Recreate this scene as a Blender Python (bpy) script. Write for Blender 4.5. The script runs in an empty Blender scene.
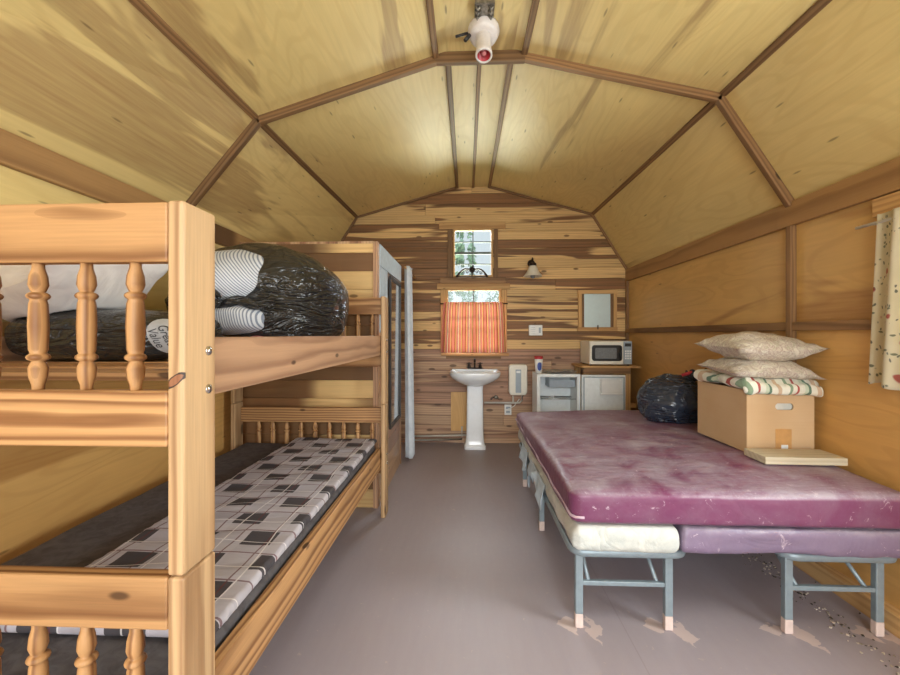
import bpy, math, random
from mathutils import Vector, Matrix, Euler, noise
from mathutils.bvhtree import BVHTree
random.seed(7)
R = math.radians
sc = bpy.context.scene
COL = sc.collection

# ---------------------------------------------------------------- basics
def srgb(r, g, b):
    def f(c):
        c /= 255.0
        return c / 12.92 if c <= .04045 else ((c + .055) / 1.055) ** 2.4
    return (f(r), f(g), f(b), 1.0)

class MB:
    def __init__(s):
        s.v = []; s.f = []; s.gc = []; s.rn = []; s.sm = []
    def add(s, verts, faces, gc=None, rn=0.5, smooth=False):
        o = len(s.v)
        s.v += [tuple(p) for p in verts]
        s.gc += [tuple(g) for g in (gc if gc else verts)]
        s.rn += [rn] * len(verts)
        for f in faces:
            s.f.append(tuple(i + o for i in f)); s.sm.append(smooth)
        return s
    def box(s, lo, hi, ax='x', rn=None, rot=None, pivot=None, off=None):
        """a board: gc runs along its length"""
        c = [(lo[i] + hi[i]) / 2 for i in range(3)]
        vs = [Vector((x, y, z)) for x in (lo[0], hi[0]) for y in (lo[1], hi[1]) for z in (lo[2], hi[2])]
        k = {'x': (0, 1, 2), 'y': (1, 0, 2), 'z': (2, 0, 1)}[ax]
        rn = random.random() if rn is None else rn
        o = off or (random.uniform(0, 40), random.uniform(.03, .3), random.uniform(-.08, .08))
        gc = [(v[k[0]] - c[k[0]] + o[0], v[k[1]] - c[k[1]] + o[1], v[k[2]] - c[k[2]] + o[2]) for v in vs]
        if rot is not None:
            m = Euler(rot).to_matrix(); p = Vector(pivot or c)
            vs = [m @ (v - p) + p for v in vs]
        fs = [(0, 1, 3, 2), (4, 6, 7, 5), (0, 4, 5, 1), (2, 3, 7, 6), (0, 2, 6, 4), (1, 5, 7, 3)]
        return s.add(vs, fs, gc, rn)
    def lathe(s, prof, c=(0, 0, 0), n=20, axis='z', rn=.5, cap=True):
        vs = []; fs = []; gc = []
        o = (random.uniform(0, 40), random.uniform(.02, .1), random.uniform(-.05, .05))
        for (r, h) in prof:
            for i in range(n):
                a = 2 * math.pi * i / n
                x, y = r * math.cos(a), r * math.sin(a)
                p = {'z': (x, y, h), 'y': (x, h, y), 'x': (h, x, y)}[axis]
                vs.append((c[0] + p[0], c[1] + p[1], c[2] + p[2]))
                gc.append((h + o[0], x + o[1], y + o[2]))
        for j in range(len(prof) - 1):
            for i in range(n):
                a, b = j * n + i, j * n + (i + 1) % n
                fs.append((a, b, b + n, a + n))
        if cap:
            fs.append(tuple(range(n))[::-1]); fs.append(tuple(range((len(prof) - 1) * n, len(prof) * n)))
        return s.add(vs, fs, gc, rn, True)
    def tube(s, pts, r, n=8, closed=False, rn=.5, rz=None):
        """swept round tube through pts; r may be a list"""
        pts = [Vector(p) for p in pts]; m = len(pts)
        vs = []; fs = []
        up = Vector((0, 0, 1))
        for i, p in enumerate(pts):
            a = pts[(i - 1) % m] if (closed or i > 0) else p
            b = pts[(i + 1) % m] if (closed or i < m - 1) else p
            t = (b - a).normalized()
            u = t.cross(up)
            if u.length < .05: u = t.cross(Vector((1, 0, 0)))
            u.normalize(); w = u.cross(t).normalized()
            rr = r[i] if isinstance(r, (list, tuple)) else r
            for k in range(n):
                q = 2 * math.pi * k / n
                vs.append(p + u * rr * math.cos(q) + w * (rz or rr) * math.sin(q))
        for i in range(m if closed else m - 1):
            for k in range(n):
                a = i * n + k; b = i * n + (k + 1) % n
                c2 = ((i + 1) % m) * n + k; d = ((i + 1) % m) * n + (k + 1) % n
                fs.append((a, b, d, c2))
        if not closed:
            fs.append(tuple(range(n))[::-1]); fs.append(tuple(range((m - 1) * n, m * n)))
        return s.add(vs, fs, None, rn, True)
    def prism(s, poly, d, rn=None, gcl=None):
        """poly: ordered 3d points of one face, d: extrusion vector"""
        n = len(poly); d = Vector(d)
        a = [Vector(p) for p in poly]; b = [p + d for p in a]
        fs = [tuple(range(n))[::-1], tuple(range(n, 2 * n))] + [(i, (i + 1) % n, n + (i + 1) % n, n + i) for i in range(n)]
        return s.add(a + b, fs, (gcl + gcl) if gcl else None, random.random() if rn is None else rn)
    def grid(s, nu, nv, fn, rn=.5, gcf=None, smooth=True, closed_u=False):
        vs = []; gc = []
        for j in range(nv + 1):
            for i in range(nu if closed_u else nu + 1):
                u, v = i / nu, j / nv
                vs.append(fn(u, v)); gc.append(gcf(u, v) if gcf else (u, v, 0))
        w = nu if closed_u else nu + 1
        fs = []
        for j in range(nv):
            for i in range(nu):
                a = j * w + i; b = j * w + (i + 1) % w
                fs.append((a, b, b + w, a + w))
        return s.add(vs, fs, gc, rn, smooth)

WL = {}
def wl(o):
    return WL.get(o.name, Vector((0, 0, 0)))
def obj(name, mb, mat, parent=None, bevel=0, subsurf=0, solid=0, kind=None, label=None, seg=2):
    me = bpy.data.meshes.new(name)
    off = wl(parent) if parent else Vector((0, 0, 0))
    me.from_pydata([tuple(Vector(p) - off) for p in mb.v], [], mb.f)
    me.polygons.foreach_set('use_smooth', mb.sm)
    a = me.attributes.new('gc', 'FLOAT_VECTOR', 'POINT'); a.data.foreach_set('vector', [c for g in mb.gc for c in g])
    a = me.attributes.new('rn', 'FLOAT', 'POINT'); a.data.foreach_set('value', mb.rn)
    me.update()
    for m in (mat if isinstance(mat, (list, tuple)) else [mat]): me.materials.append(m)
    o = bpy.data.objects.new(name, me); COL.objects.link(o)
    if parent: o.parent = parent
    WL[o.name] = off.copy()
    if solid:
        m = o.modifiers.new('s', 'SOLIDIFY'); m.thickness = solid; m.offset = 0
    if bevel:
        m = o.modifiers.new('b', 'BEVEL'); m.width = bevel; m.segments = seg; m.limit_method = 'ANGLE'
    if subsurf:
        m = o.modifiers.new('d', 'SUBSURF'); m.levels = subsurf; m.render_levels = subsurf
    if kind: o['kind'] = kind
    if label: o['label'] = label
    return o
def struct(name, mb, mat, parent=None, **k):
    return obj(name, mb, mat, parent, kind='structure', **k)
def tag(o, label, cat, group=None):
    o['label'] = label; o['category'] = cat
    if group: o['group'] = group
    return o
def thing(name, label, cat, loc, group=None):
    o = bpy.data.objects.new(name, None); COL.objects.link(o); o.location = loc
    o.empty_display_size = .1
    WL[o.name] = Vector(loc)
    return tag(o, label, cat, group)

# ---------------------------------------------------------------- camera
H = 1.30; F = 405.0; YAW = math.atan(16.5 / F); T = math.tan(YAW); HY = 335.0
cam = bpy.data.cameras.new('camera'); co = bpy.data.objects.new('camera', cam); COL.objects.link(co)
cam.sensor_width = 36; cam.lens = 36 * F / 900; cam.clip_start = .03; cam.clip_end = 200
cam.shift_y = -(337.5 - HY) / 900
co.location = (0, 0, H); co.rotation_euler = (R(90), 0, YAW)
sc.camera = co
def at(px, py, Y):
    """place that shows at photo pixel (px, py), at distance Y along the room"""
    u = (px - 450) / F; t = (u - T) / (1 + u * T); X = t * Y
    zc = Y * math.cos(YAW) - X * math.sin(YAW)
    return Vector((X, Y, H + (HY - py) * zc / F))

# ---------------------------------------------------------------- materials
def nt(name):
    m = bpy.data.materials.new(name); m.use_nodes = True
    t = m.node_tree; b = t.nodes['Principled BSDF']
    return m, t, b
class N:
    def __init__(s, t): s.t = t
    def n(s, typ, **k):
        x = s.t.nodes.new(typ)
        for a, b in k.items(): setattr(x, a, b)
        return x
    def put(s, sock, val):
        if isinstance(val, bpy.types.NodeSocket): s.t.links.new(val, sock)
        elif val is not None: sock.default_value = val
    def math(s, op, a, b=None, c=None, clamp=False):
        x = s.n('ShaderNodeMath', operation=op, use_clamp=clamp)
        s.put(x.inputs[0], a); s.put(x.inputs[1], b)
        if c is not None: s.put(x.inputs[2], c)
        return x.outputs[0]
    def vmul(s, v, k):
        x = s.n('ShaderNodeVectorMath', operation='MULTIPLY'); s.put(x.inputs[0], v); x.inputs[1].default_value = k
        return x.outputs[0]
    def vadd(s, a, b):
        x = s.n('ShaderNodeVectorMath', operation='ADD'); s.put(x.inputs[0], a); s.put(x.inputs[1], b)
        return x.outputs[0]
    def attr(s, name, out='Vector'):
        return s.n('ShaderNodeAttribute', attribute_name=name).outputs[out]
    def noise(s, v, scale=1, detail=3, rough=.5, dist=0):
        x = s.n('ShaderNodeTexNoise'); s.put(x.inputs['Vector'], v)
        x.inputs['Scale'].default_value = scale; x.inputs['Detail'].default_value = detail
        x.inputs['Roughness'].default_value = rough; x.inputs['Distortion'].default_value = dist
        return x.outputs['Fac']
    def vor(s, v, scale=1, out='Distance', rnd=1):
        x = s.n('ShaderNodeTexVoronoi'); s.put(x.inputs['Vector'], v); x.inputs['Scale'].default_value = scale
        x.inputs['Randomness'].default_value = rnd
        return x.outputs[out]
    def rng(s, v, a, b, c=0, d=1, smooth=False):
        x = s.n('ShaderNodeMapRange', interpolation_type='SMOOTHSTEP' if smooth else 'LINEAR'); s.put(x.inputs[0], v)
        for i, q in enumerate((a, b, c, d)): x.inputs[i + 1].default_value = q
        return x.outputs[0]
    def mix(s, f, a, b, mode='MIX'):
        x = s.n('ShaderNodeMix', data_type='RGBA', blend_type=mode)
        s.put(x.inputs[0], f); s.put(x.inputs[6], a); s.put(x.inputs[7], b)
        return x.outputs[2]
    def sep(s, v):
        x = s.n('ShaderNodeSeparateXYZ'); s.put(x.inputs[0], v); return x.outputs
    def comb(s, a, b, c):
        x = s.n('ShaderNodeCombineXYZ')
        for i, q in enumerate((a, b, c)): s.put(x.inputs[i], q)
        return x.outputs[0]
    def ramp(s, f, stops, mode='LINEAR'):
        x = s.n('ShaderNodeValToRGB'); cr = x.color_ramp; cr.interpolation = mode
        while len(cr.elements) < len(stops): cr.elements.new(.5)
        for e, (p, c) in zip(cr.elements, stops): e.position = p; e.color = c
        s.put(x.inputs[0], f); return x.outputs[0]
    def bump(s, h, strength=.3, dist=.01, normal=None):
        x = s.n('ShaderNodeBump'); s.put(x.inputs['Height'], h)
        x.inputs['Strength'].default_value = strength; x.inputs['Distance'].default_value = dist
        if normal is not None: s.put(x.inputs['Normal'], normal)
        return x.outputs[0]
    def pos(s): return s.n('ShaderNodeNewGeometry').outputs['Position']
    def nrm(s): return s.n('ShaderNodeNewGeometry').outputs['Normal']
    def objc(s): return s.n('ShaderNodeTexCoord').outputs['Object']

def plain(name, col, rough=.5, metal=0, spec=.5, vary=.08, scale=25, bump=0, coat=0, trans=0):
    m, t, b = nt(name); g = N(t)
    n = g.noise(g.objc(), scale, 4, .6)
    dark = tuple(c * (1 - vary * 2) for c in col[:3]) + (1,)
    lite = tuple(min(1, c * (1 + vary)) for c in col[:3]) + (1,)
    g.put(b.inputs['Base Color'], g.ramp(n, [(.3, dark), (.7, lite)]))
    b.inputs['Roughness'].default_value = rough; b.inputs['Metallic'].default_value = metal
    b.inputs['Specular IOR Level'].default_value = spec; b.inputs['Coat Weight'].default_value = coat
    if bump: g.put(b.inputs['Normal'], g.bump(n, bump, .005))
    return m

def wood(name, light, dark, ring=42, contrast=.75, heart=None, heart_amt=.0, knots=.0, rough=.55, tone=.25, fib=.25, gloss=.4, bscale=1.0, spot=None):
    """board timber: growth rings and fibres along each board's length (gc.x)"""
    m, t, b = nt(name); g = N(t)
    gc = g.attr('gc'); rn = g.attr('rn', 'Fac'); L, A, B = g.sep(gc)
    warp = g.noise(g.vmul(gc, (.9, 6, 6)), 1, 3, .5)
    w2 = g.math('MULTIPLY_ADD', warp, .06, -.03)
    a2 = g.math('ADD', A, w2); b2 = g.math('ADD', B, g.math('MULTIPLY', w2, .6))
    r = g.math('SQRT', g.math('ADD', g.math('MULTIPLY', a2, a2), g.math('MULTIPLY', b2, b2)))
    fr = g.math('FRACT', g.math('MULTIPLY', r, ring))
    rg = g.rng(g.math('PINGPONG', g.math('MULTIPLY', fr, fr), .6), 0, .6, 0, 1, True)
    col = g.mix(g.math('MULTIPLY', rg, contrast), light, dark)
    if heart is not None:
        hn = g.noise(g.comb(g.math('MULTIPLY', L, .55), g.math('MULTIPLY', A, 9), g.math('MULTIPLY', rn, 57)), 1, 2.5, .5, .6)
        hm = g.rng(g.math('ADD', hn, g.math('MULTIPLY_ADD', rn, .3, -.15 + heart_amt)), .50, .56, 0, 1, True)
        st = g.noise(g.comb(g.math('MULTIPLY', L, .9), g.math('MULTIPLY', A, 45), g.math('MULTIPLY', rn, 31)), 1, 3, .6, .4)
        hc = g.mix(g.rng(st, .35, .65, 0, 1), tuple(c * .55 for c in heart[:3]) + (1,), tuple(min(1, c * 1.35) for c in heart[:3]) + (1,))
        col = g.mix(g.math('MULTIPLY', hm, .92), col, hc)
        col = g.mix(g.rng(st, .60, .68, 0, .35), col, heart)
    tn = g.noise(g.vmul(gc, (.8, 3, 3)), 1, 2)
    v = g.math('ADD', g.math('MULTIPLY_ADD', rn, tone, 1 - tone * .5), g.math('MULTIPLY_ADD', tn, tone, -tone * .5))
    fn = g.noise(g.vmul(gc, (5, 170, 170)), 1, 2, .6)
    v = g.math('MULTIPLY', v, g.math('MULTIPLY_ADD', fn, fib, 1 - fib * .5))
    vc = g.n('ShaderNodeCombineColor'); [g.put(vc.inputs[i], v) for i in range(3)]
    col = g.mix(1.0, col, vc.outputs[0], 'MULTIPLY')
    if knots:
        d = g.vor(g.vmul(gc, (3.2 * bscale, 8 * bscale, 8 * bscale)), 1)
        km = g.rng(d, knots * .6, knots, 1, 0, True)
        col = g.mix(g.math('MULTIPLY', km, .85), col, tuple(c * .28 for c in dark[:3]) + (1,))
    if spot:                       # one large dark-rimmed knot where the timber has it
        px_, py_, pz_ = g.sep(g.pos())
        dx = g.math('SUBTRACT', px_, spot[0]); dz = g.math('SUBTRACT', g.math('SUBTRACT', pz_, spot[1]), g.math('MULTIPLY', dx, .6))
        wv = g.math('MULTIPLY_ADD', g.noise(g.pos(), 60, 2), .5, -.25)
        d = g.math('ADD', g.math('SQRT', g.math('ADD', g.math('POWER', g.math('MULTIPLY', dx, 52), 2), g.math('POWER', g.math('MULTIPLY', dz, 84), 2))), wv)
        fr_ = g.math('LESS_THAN', py_, spot[2])
        col = g.mix(g.math('MULTIPLY', g.rng(d, .95, 1.05, 1, 0), fr_), col, srgb(58, 44, 38))
        col = g.mix(g.math('MULTIPLY', g.rng(d, .70, .80, 1, 0), fr_), col, g.mix(fn, srgb(120, 76, 52), srgb(168, 116, 82)))
    g.put(b.inputs['Base Color'], col)
    b.inputs['Roughness'].default_value = rough; b.inputs['Specular IOR Level'].default_value = gloss
    g.put(b.inputs['Normal'], g.bump(g.math('ADD', g.math('MULTIPLY', rg, .5), fn), .12, .004))
    return m

def plywood(name, base, streak, line, streak_amt=0.0, rough=.5, blot=.3, yellow=None, gloss=.45):
    """rotary cut sheet: broad cathedral figure along gc.x, brown heart streaks"""
    m, t, b = nt(name); g = N(t)
    gc = g.attr('gc'); rn = g.attr('rn', 'Fac'); L, A, B = g.sep(gc)
    v = g.comb(g.math('MULTIPLY', L, .34), g.math('MULTIPLY', A, 1.55), g.math('MULTIPLY', rn, 23))
    n1 = g.noise(v, 1, 3, .5, .5)
    cont = g.math('SINE', g.math('MULTIPLY', n1, 150))
    cl = g.rng(cont, .2, 1, 0, 1, True)
    fine = g.noise(g.comb(g.math('MULTIPLY', L, 2.2), g.math('MULTIPLY', A, 55), rn), 1, 3, .65)
    col = g.mix(g.math('MULTIPLY', g.math('MULTIPLY', cl, fine), .32), base, line)
    n2 = g.noise(g.comb(g.math('MULTIPLY', L, .30), g.math('MULTIPLY', A, 2.6), g.math('MULTIPLY_ADD', rn, 41, 3)), 1, 4, .55, 1.1)
    sm = g.rng(g.math('ADD', n2, g.math('MULTIPLY_ADD', rn, .40, -.20 + streak_amt)), .53, .60, 0, 1, True)
    sd = g.math('MULTIPLY', sm, g.rng(fine, .25, .75, .45, 1))
    col = g.mix(g.math('MULTIPLY', sd, .85), col, streak)
    n3 = g.noise(g.comb(g.math('MULTIPLY', L, .9), g.math('MULTIPLY', A, 1.4), g.math('MULTIPLY', rn, 11)), 1, 4, .6)
    k = g.math('MULTIPLY_ADD', n3, blot * 2, 1 - blot)
    k = g.math('MULTIPLY', k, g.math('MULTIPLY_ADD', fine, .22, .89))
    vc = g.n('ShaderNodeCombineColor'); [g.put(vc.inputs[i], k) for i in range(3)]
    col = g.mix(1.0, col, vc.outputs[0], 'MULTIPLY')
    # small dark flecks along the grain
    fd = g.vor(g.comb(g.math('MULTIPLY', L, 2.6), g.math('MULTIPLY', A, 14), rn), 1)
    col = g.mix(g.math('MULTIPLY', g.rng(fd, .05, .10, 1, 0), .6), col, tuple(c * .35 for c in streak[:3]) + (1,))
    g.put(b.inputs['Base Color'], col)
    b.inputs['Roughness'].default_value = rough; b.inputs['Specular IOR Level'].default_value = gloss
    g.put(b.inputs['Normal'], g.bump(fine, .08, .003))
    return m

M = {}
M['pine'] = wood('pine', srgb(190, 146, 98), srgb(122, 80, 46), 52, .9, fib=.4, knots=.11, rough=.5, tone=.22)
M['pine_post'] = wood('pine_pale', srgb(198, 164, 122), srgb(148, 110, 74), 44, .8, fib=.4, knots=.17, rough=.5, tone=.16)
M['pine_post_knotty'] = wood('pine_pale_with_knot', srgb(198, 164, 122), srgb(148, 110, 74), 44, .8, fib=.4, knots=.17, rough=.5, tone=.16, spot=(-.592, 1.208, .8075))
M['pine_rail'] = wood('pine_weathered', srgb(188, 148, 114), srgb(136, 98, 74), 50, .7, knots=.10, rough=.55, tone=.2)
M['plank'] = wood('cedar_plank', srgb(226, 190, 130), srgb(194, 148, 94), 40, .5, heart=srgb(116, 77, 45), heart_amt=.04, knots=.13, rough=.55, tone=.36, fib=.3)
M['plank_low'] = wood('knotty_plank', srgb(204, 170, 138), srgb(166, 128, 102), 36, .6, heart=srgb(158, 122, 100), heart_amt=.06, knots=.20, rough=.6, tone=.34, bscale=1.2)
M['batten'] = wood('batten', srgb(142, 108, 72), srgb(96, 68, 42), 44, .7, knots=.12, rough=.6, tone=.4)
M['trim'] = wood('window_trim', srgb(204, 164, 108), srgb(160, 112, 66), 40, .6, knots=.1, rough=.6, tone=.2)
M['beam'] = wood('eave_beam', srgb(172, 134, 88), srgb(130, 94, 60), 30, .6, heart=srgb(116, 82, 54), heart_amt=.02, rough=.55, tone=.2)
M['ply_ceil'] = plywood('ceiling_plywood', srgb(224, 200, 136), srgb(158, 124, 82), srgb(196, 162, 100), -.02, rough=.5, blot=.2)
M['ply_up'] = plywood('wall_plywood', srgb(214, 174, 108), srgb(154, 108, 62), srgb(170, 122, 68), .0, rough=.45)
M['ply_low'] = plywood('wall_plywood_orange', srgb(210, 164, 98), srgb(166, 116, 60), srgb(166, 116, 60), -.03, rough=.42)
M['sill'] = wood('sill_plate', srgb(214, 176, 122), srgb(180, 130, 80), 40, .5, rough=.6)
M['board'] = wood('loose_board', srgb(198, 188, 164), srgb(172, 158, 130), 40, .5, rough=.7, tone=.1)
M['white'] = plain('white_enamel', srgb(232, 234, 232), .3, vary=.02)
M['ceramic'] = plain('glazed_ceramic', srgb(236, 240, 244), .12, vary=.015, coat=.5)
M['cream'] = plain('cream_plastic', srgb(234, 230, 216), .4, vary=.02)
M['applwhite'] = plain('appliance_plastic', srgb(236, 242, 242), .35, vary=.03)
M['grey_panel'] = plain('grey_panel', srgb(160, 172, 182), .4, vary=.03)
M['black_plastic'] = plain('black_plastic', srgb(46, 46, 48), .3, vary=.1)
M['dark_metal'] = plain('dark_bronze', srgb(58, 48, 44), .4, metal=.7, vary=.2)
M['muntin'] = plain('grey_muntin', srgb(96, 108, 104), .5, vary=.05)
M['chrome'] = plain('chrome', srgb(200, 200, 200), .2, metal=1, vary=.1)
M['bedmetal'] = plain('grey_painted_steel', srgb(136, 150, 158), .38, metal=.25, vary=.06)
M['foot'] = plain('pale_paint_splash', srgb(210, 190, 182), .6, vary=.06)
M['pvc'] = plain('pvc_pipe', srgb(206, 202, 192), .4, vary=.05)
M['glass_white'] = plain('frosted_glass', srgb(226, 222, 208), .4, vary=.05)
M['mirror'] = plain('old_mirror', srgb(190, 206, 204), .42, metal=.9, vary=.02)
M['mirror_dark'] = plain('tall_mirror_glass', srgb(196, 200, 202), .06, metal=1, vary=.02)
M['black_frame'] = plain('black_frame', srgb(40, 36, 34), .4, vary=.1)
M['red'] = plain('red_plastic', srgb(176, 44, 56), .4, vary=.05)
M['pink'] = plain('pink_cloth', srgb(196, 122, 122), .8, vary=.1)
M['porcelain'] = plain('old_porcelain', srgb(224, 218, 214), .3, vary=.06)
M['steel'] = plain('galvanised_steel', srgb(150, 146, 138), .4, metal=.8, vary=.25, scale=60)
M['tape'] = plain('brown_tape', srgb(196, 150, 96), .35, vary=.06)
M['foil'] = plain('crumpled_foil', srgb(190, 192, 194), .3, metal=.7, vary=.15)
M['blue'] = plain('blue_print', srgb(60, 84, 160), .5, vary=.06)
M['rag_and_glare'] = plain('pale_blue_cloth_and_glare', srgb(186, 200, 210), .85, vary=.06)  # also serves the closet boards as painted glare
M['glass_pane_dark'] = plain('smoked_glass', srgb(128, 132, 134), .15, vary=.1, scale=90)

def mat_cardboard():
    m, t, b = nt('cardboard'); g = N(t); p = g.objc()
    n = g.noise(g.vmul(p, (1, 1, 80)), 3, 3); n2 = g.noise(p, 5, 4)
    col = g.mix(n2, srgb(190, 158, 120), srgb(206, 178, 142))
    col = g.mix(g.math('MULTIPLY', n, .15), col, srgb(170, 130, 86))
    g.put(b.inputs['Base Color'], col); b.inputs['Roughness'].default_value = .8
    b.inputs['Specular IOR Level'].default_value = .2
    return m
M['cardboard'] = mat_cardboard()

def mat_plastic_bag(name, col, dust=0):
    m, t, b = nt(name); g = N(t); p = g.objc()
    d = g.noise(p, 2.2, 2)
    mp = g.n('ShaderNodeMapping'); g.put(mp.inputs[0], p); mp.inputs['Rotation'].default_value = (0, R(38), R(20)); mp.inputs['Scale'].default_value = (2.2, 2.5, 11)
    st = g.noise(mp.outputs[0], 1.6, 3, .5, 1.4)
    cr = g.math('ABSOLUTE', g.math('SUBTRACT', g.noise(p, 5.5, 2, .45, 1.0), .5))
    sm = g.rng(g.noise(p, 3.1, 1), .42, .62, .15, 1)
    h = g.math('ADD', g.math('MULTIPLY', g.math('ABSOLUTE', g.math('SUBTRACT', st, .5)), g.math('MULTIPLY', sm, -2.0)), g.math('MULTIPLY', cr, -1.1))
    g.put(b.inputs['Base Color'], g.mix(d, col, tuple(q * 1.4 for q in col[:3]) + (1,)))
    b.inputs['Roughness'].default_value = .2; b.inputs['Specular IOR Level'].default_value = .65
    g.put(b.inputs['Normal'], g.bump(h, .9, .045))
    return m
M['bag'] = mat_plastic_bag('black_bin_liner', srgb(34, 34, 34))
M['bag_blue'] = mat_plastic_bag('navy_bin_liner', srgb(42, 50, 64))

def mat_cloth(name, col, col2=None, sc_=14, rough=.9, bump=.35):
    m, t, b = nt(name); g = N(t); p = g.objc()
    n = g.noise(p, sc_, 4, .6, .8)
    g.put(b.inputs['Base Color'], g.ramp(n, [(.35, col2 or tuple(c * .85 for c in col[:3]) + (1,)), (.62, col)]))
    b.inputs['Roughness'].default_value = rough; b.inputs['Specular IOR Level'].default_value = .2
    w = g.math('ABSOLUTE', g.math('SUBTRACT', g.noise(p, 6, 3, .5, 1.5), .5))
    g.put(b.inputs['Normal'], g.bump(g.math('ADD', w, g.math('MULTIPLY', g.noise(p, 400, 1), .06)), bump, .03))
    return m
M['pillow_white'] = mat_cloth('white_pillowcase', srgb(222, 216, 212), srgb(206, 198, 196), 6)
M['charcoal'] = mat_cloth('charcoal_mattress', srgb(100, 96, 98), srgb(82, 78, 80), 20, .7, .15)
M['sheet'] = mat_cloth('white_sheet', srgb(208, 208, 200), srgb(186, 190, 186), 9, .85, .5)
M['shower'] = mat_cloth('pale_grey_curtain', srgb(212, 220, 228), srgb(196, 206, 216), 12, .6, .1)

def mat_floral_pillow():
    m, t, b = nt('beige_printed_cloth'); g = N(t); p = g.objc()
    n = g.noise(p, 16, 3, .6, 2.5)
    col = g.ramp(n, [(.3, srgb(206, 200, 184)), (.46, srgb(194, 182, 168)), (.52, srgb(168, 150, 142)), (.56, srgb(200, 192, 176)), (.7, srgb(212, 206, 192))])
    n2 = g.noise(g.vadd(p, g.comb(3., 5., 1.)), 22, 3, .6, 1.5)
    col = g.mix(g.rng(n2, .56, .62, 0, .55), col, srgb(168, 164, 140))
    g.put(b.inputs['Base Color'], col); b.inputs['Roughness'].default_value = .9
    b.inputs['Specular IOR Level'].default_value = .2
    w = g.math('ABSOLUTE', g.math('SUBTRACT', g.noise(p, 7, 3, .5, 1.5), .5))
    g.put(b.inputs['Normal'], g.bump(w, .4, .03)); return m
M['pillow_print'] = mat_floral_pillow()

def mat_ticking():
    m, t, b = nt('striped_ticking'); g = N(t)
    gc = g.attr('gc'); L, A, B = g.sep(gc)
    s = g.math('FRACT', g.math('MULTIPLY', L, 95))
    col = g.mix(g.rng(s, .55, .62, 0, .8), srgb(206, 210, 216), srgb(92, 104, 126))
    g.put(b.inputs['Base Color'], col); b.inputs['Roughness'].default_value = .85
    w = g.math('ABSOLUTE', g.math('SUBTRACT', g.noise(g.objc(), 8, 3, .5, 1.5), .5))
    g.put(b.inputs['Normal'], g.bump(w, .3, .03)); return m
M['ticking'] = mat_ticking()

def mat_quilt():
    m, t, b = nt('striped_quilt'); g = N(t)
    gc = g.attr('gc'); L, A, B = g.sep(gc)
    q = g.math('ADD', L, g.math('MULTIPLY', g.noise(gc, 4, 2), .06))
    s = g.math('FRACT', g.math('MULTIPLY', q, 5.2))
    col = g.ramp(s, [(0, srgb(226, 226, 214)), (.22, srgb(136, 158, 132)), (.30, srgb(226, 224, 210)), (.42, srgb(170, 84, 76)), (.48, srgb(214, 214, 200)), (.62, srgb(190, 200, 178)), (.70, srgb(96, 122, 104)), (.76, srgb(222, 220, 206)), (.9, srgb(200, 176, 150))], 'CONSTANT')
    g.put(b.inputs['Base Color'], col); b.inputs['Roughness'].default_value = .9
    w = g.math('ABSOLUTE', g.math('SUBTRACT', g.noise(g.objc(), 12, 3, .5, 1.5), .5))
    g.put(b.inputs['Normal'], g.bump(w, .5, .03)); return m
M['quilt'] = mat_quilt()

def mat_plaid():
    m, t, b = nt('plaid_ticking'); g = N(t)
    x, y, z = g.sep(g.attr('gc'))
    PX, PY = .235, .31
    def band(v, p, o, a, c):      # 1 where frac((v+o)/p) in [a,c]
        f = g.math('FRACT', g.math('MULTIPLY', g.math('ADD', v, o), 1 / p))
        return g.math('MULTIPLY', g.math('GREATER_THAN', f, a), g.math('LESS_THAN', f, c))
    b1 = g.math('MULTIPLY', band(x, PX, 0, .05, .52), band(y, PY, 0, .05, .34))
    b2 = g.math('MULTIPLY', band(x, PX, PX / 2, .05, .52), band(y, PY, PY / 2, .05, .34))
    blk = g.math('MAXIMUM', b1, b2)
    half = g.math('MAXIMUM', band(y, PY / 2, 0, .1, .68), band(x, PX / 2, 0, .1, .9))
    nz = g.noise(g.comb(x, y, 0), 9, 3)
    base = g.mix(nz, srgb(200, 196, 202), srgb(182, 178, 188))
    base = g.mix(g.math('MULTIPLY', band(y, PY / 2, 0, .1, .68), .22), base, srgb(150, 142, 152))
    base = g.mix(g.math('MULTIPLY', band(x, PX / 2, 0, .12, .9), .16), base, srgb(150, 144, 150))
    col = g.mix(g.math('MULTIPLY', blk, .93), base, srgb(58, 54, 58))
    ln = g.math('MAXIMUM', band(y, PY / 2, .045, .0, .045), band(x, PX / 2, .02, 0, .05))
    col = g.mix(g.math('MULTIPLY', ln, .75), col, srgb(104, 58, 60))
    wv = g.math('MULTIPLY', g.math('SINE', g.math('MULTIPLY', y, 9)), .012)
    q1 = band(g.math('ADD', x, wv), .17, .03, 0, .03)
    wx = g.math('MULTIPLY', g.math('SINE', g.math('MULTIPLY', x, 9)), .01)
    q2 = band(g.math('ADD', y, wx), PY / 2, -.03, 0, .028)
    col = g.mix(g.math('MULTIPLY', g.math('MAXIMUM', q1, q2), .85), col, srgb(226, 222, 222))
    g.put(b.inputs['Base Color'], col); b.inputs['Roughness'].default_value = .75
    b.inputs['Specular IOR Level'].default_value = .3
    w = g.noise(g.comb(x, g.math('MULTIPLY', y, 3), 0), 6, 3)
    g.put(b.inputs['Normal'], g.bump(g.math('SUBTRACT', w, g.math('MULTIPLY', g.math('MAXIMUM', q1, q2), .25)), .3, .03))
    return m
M['plaid'] = mat_plaid()

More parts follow.
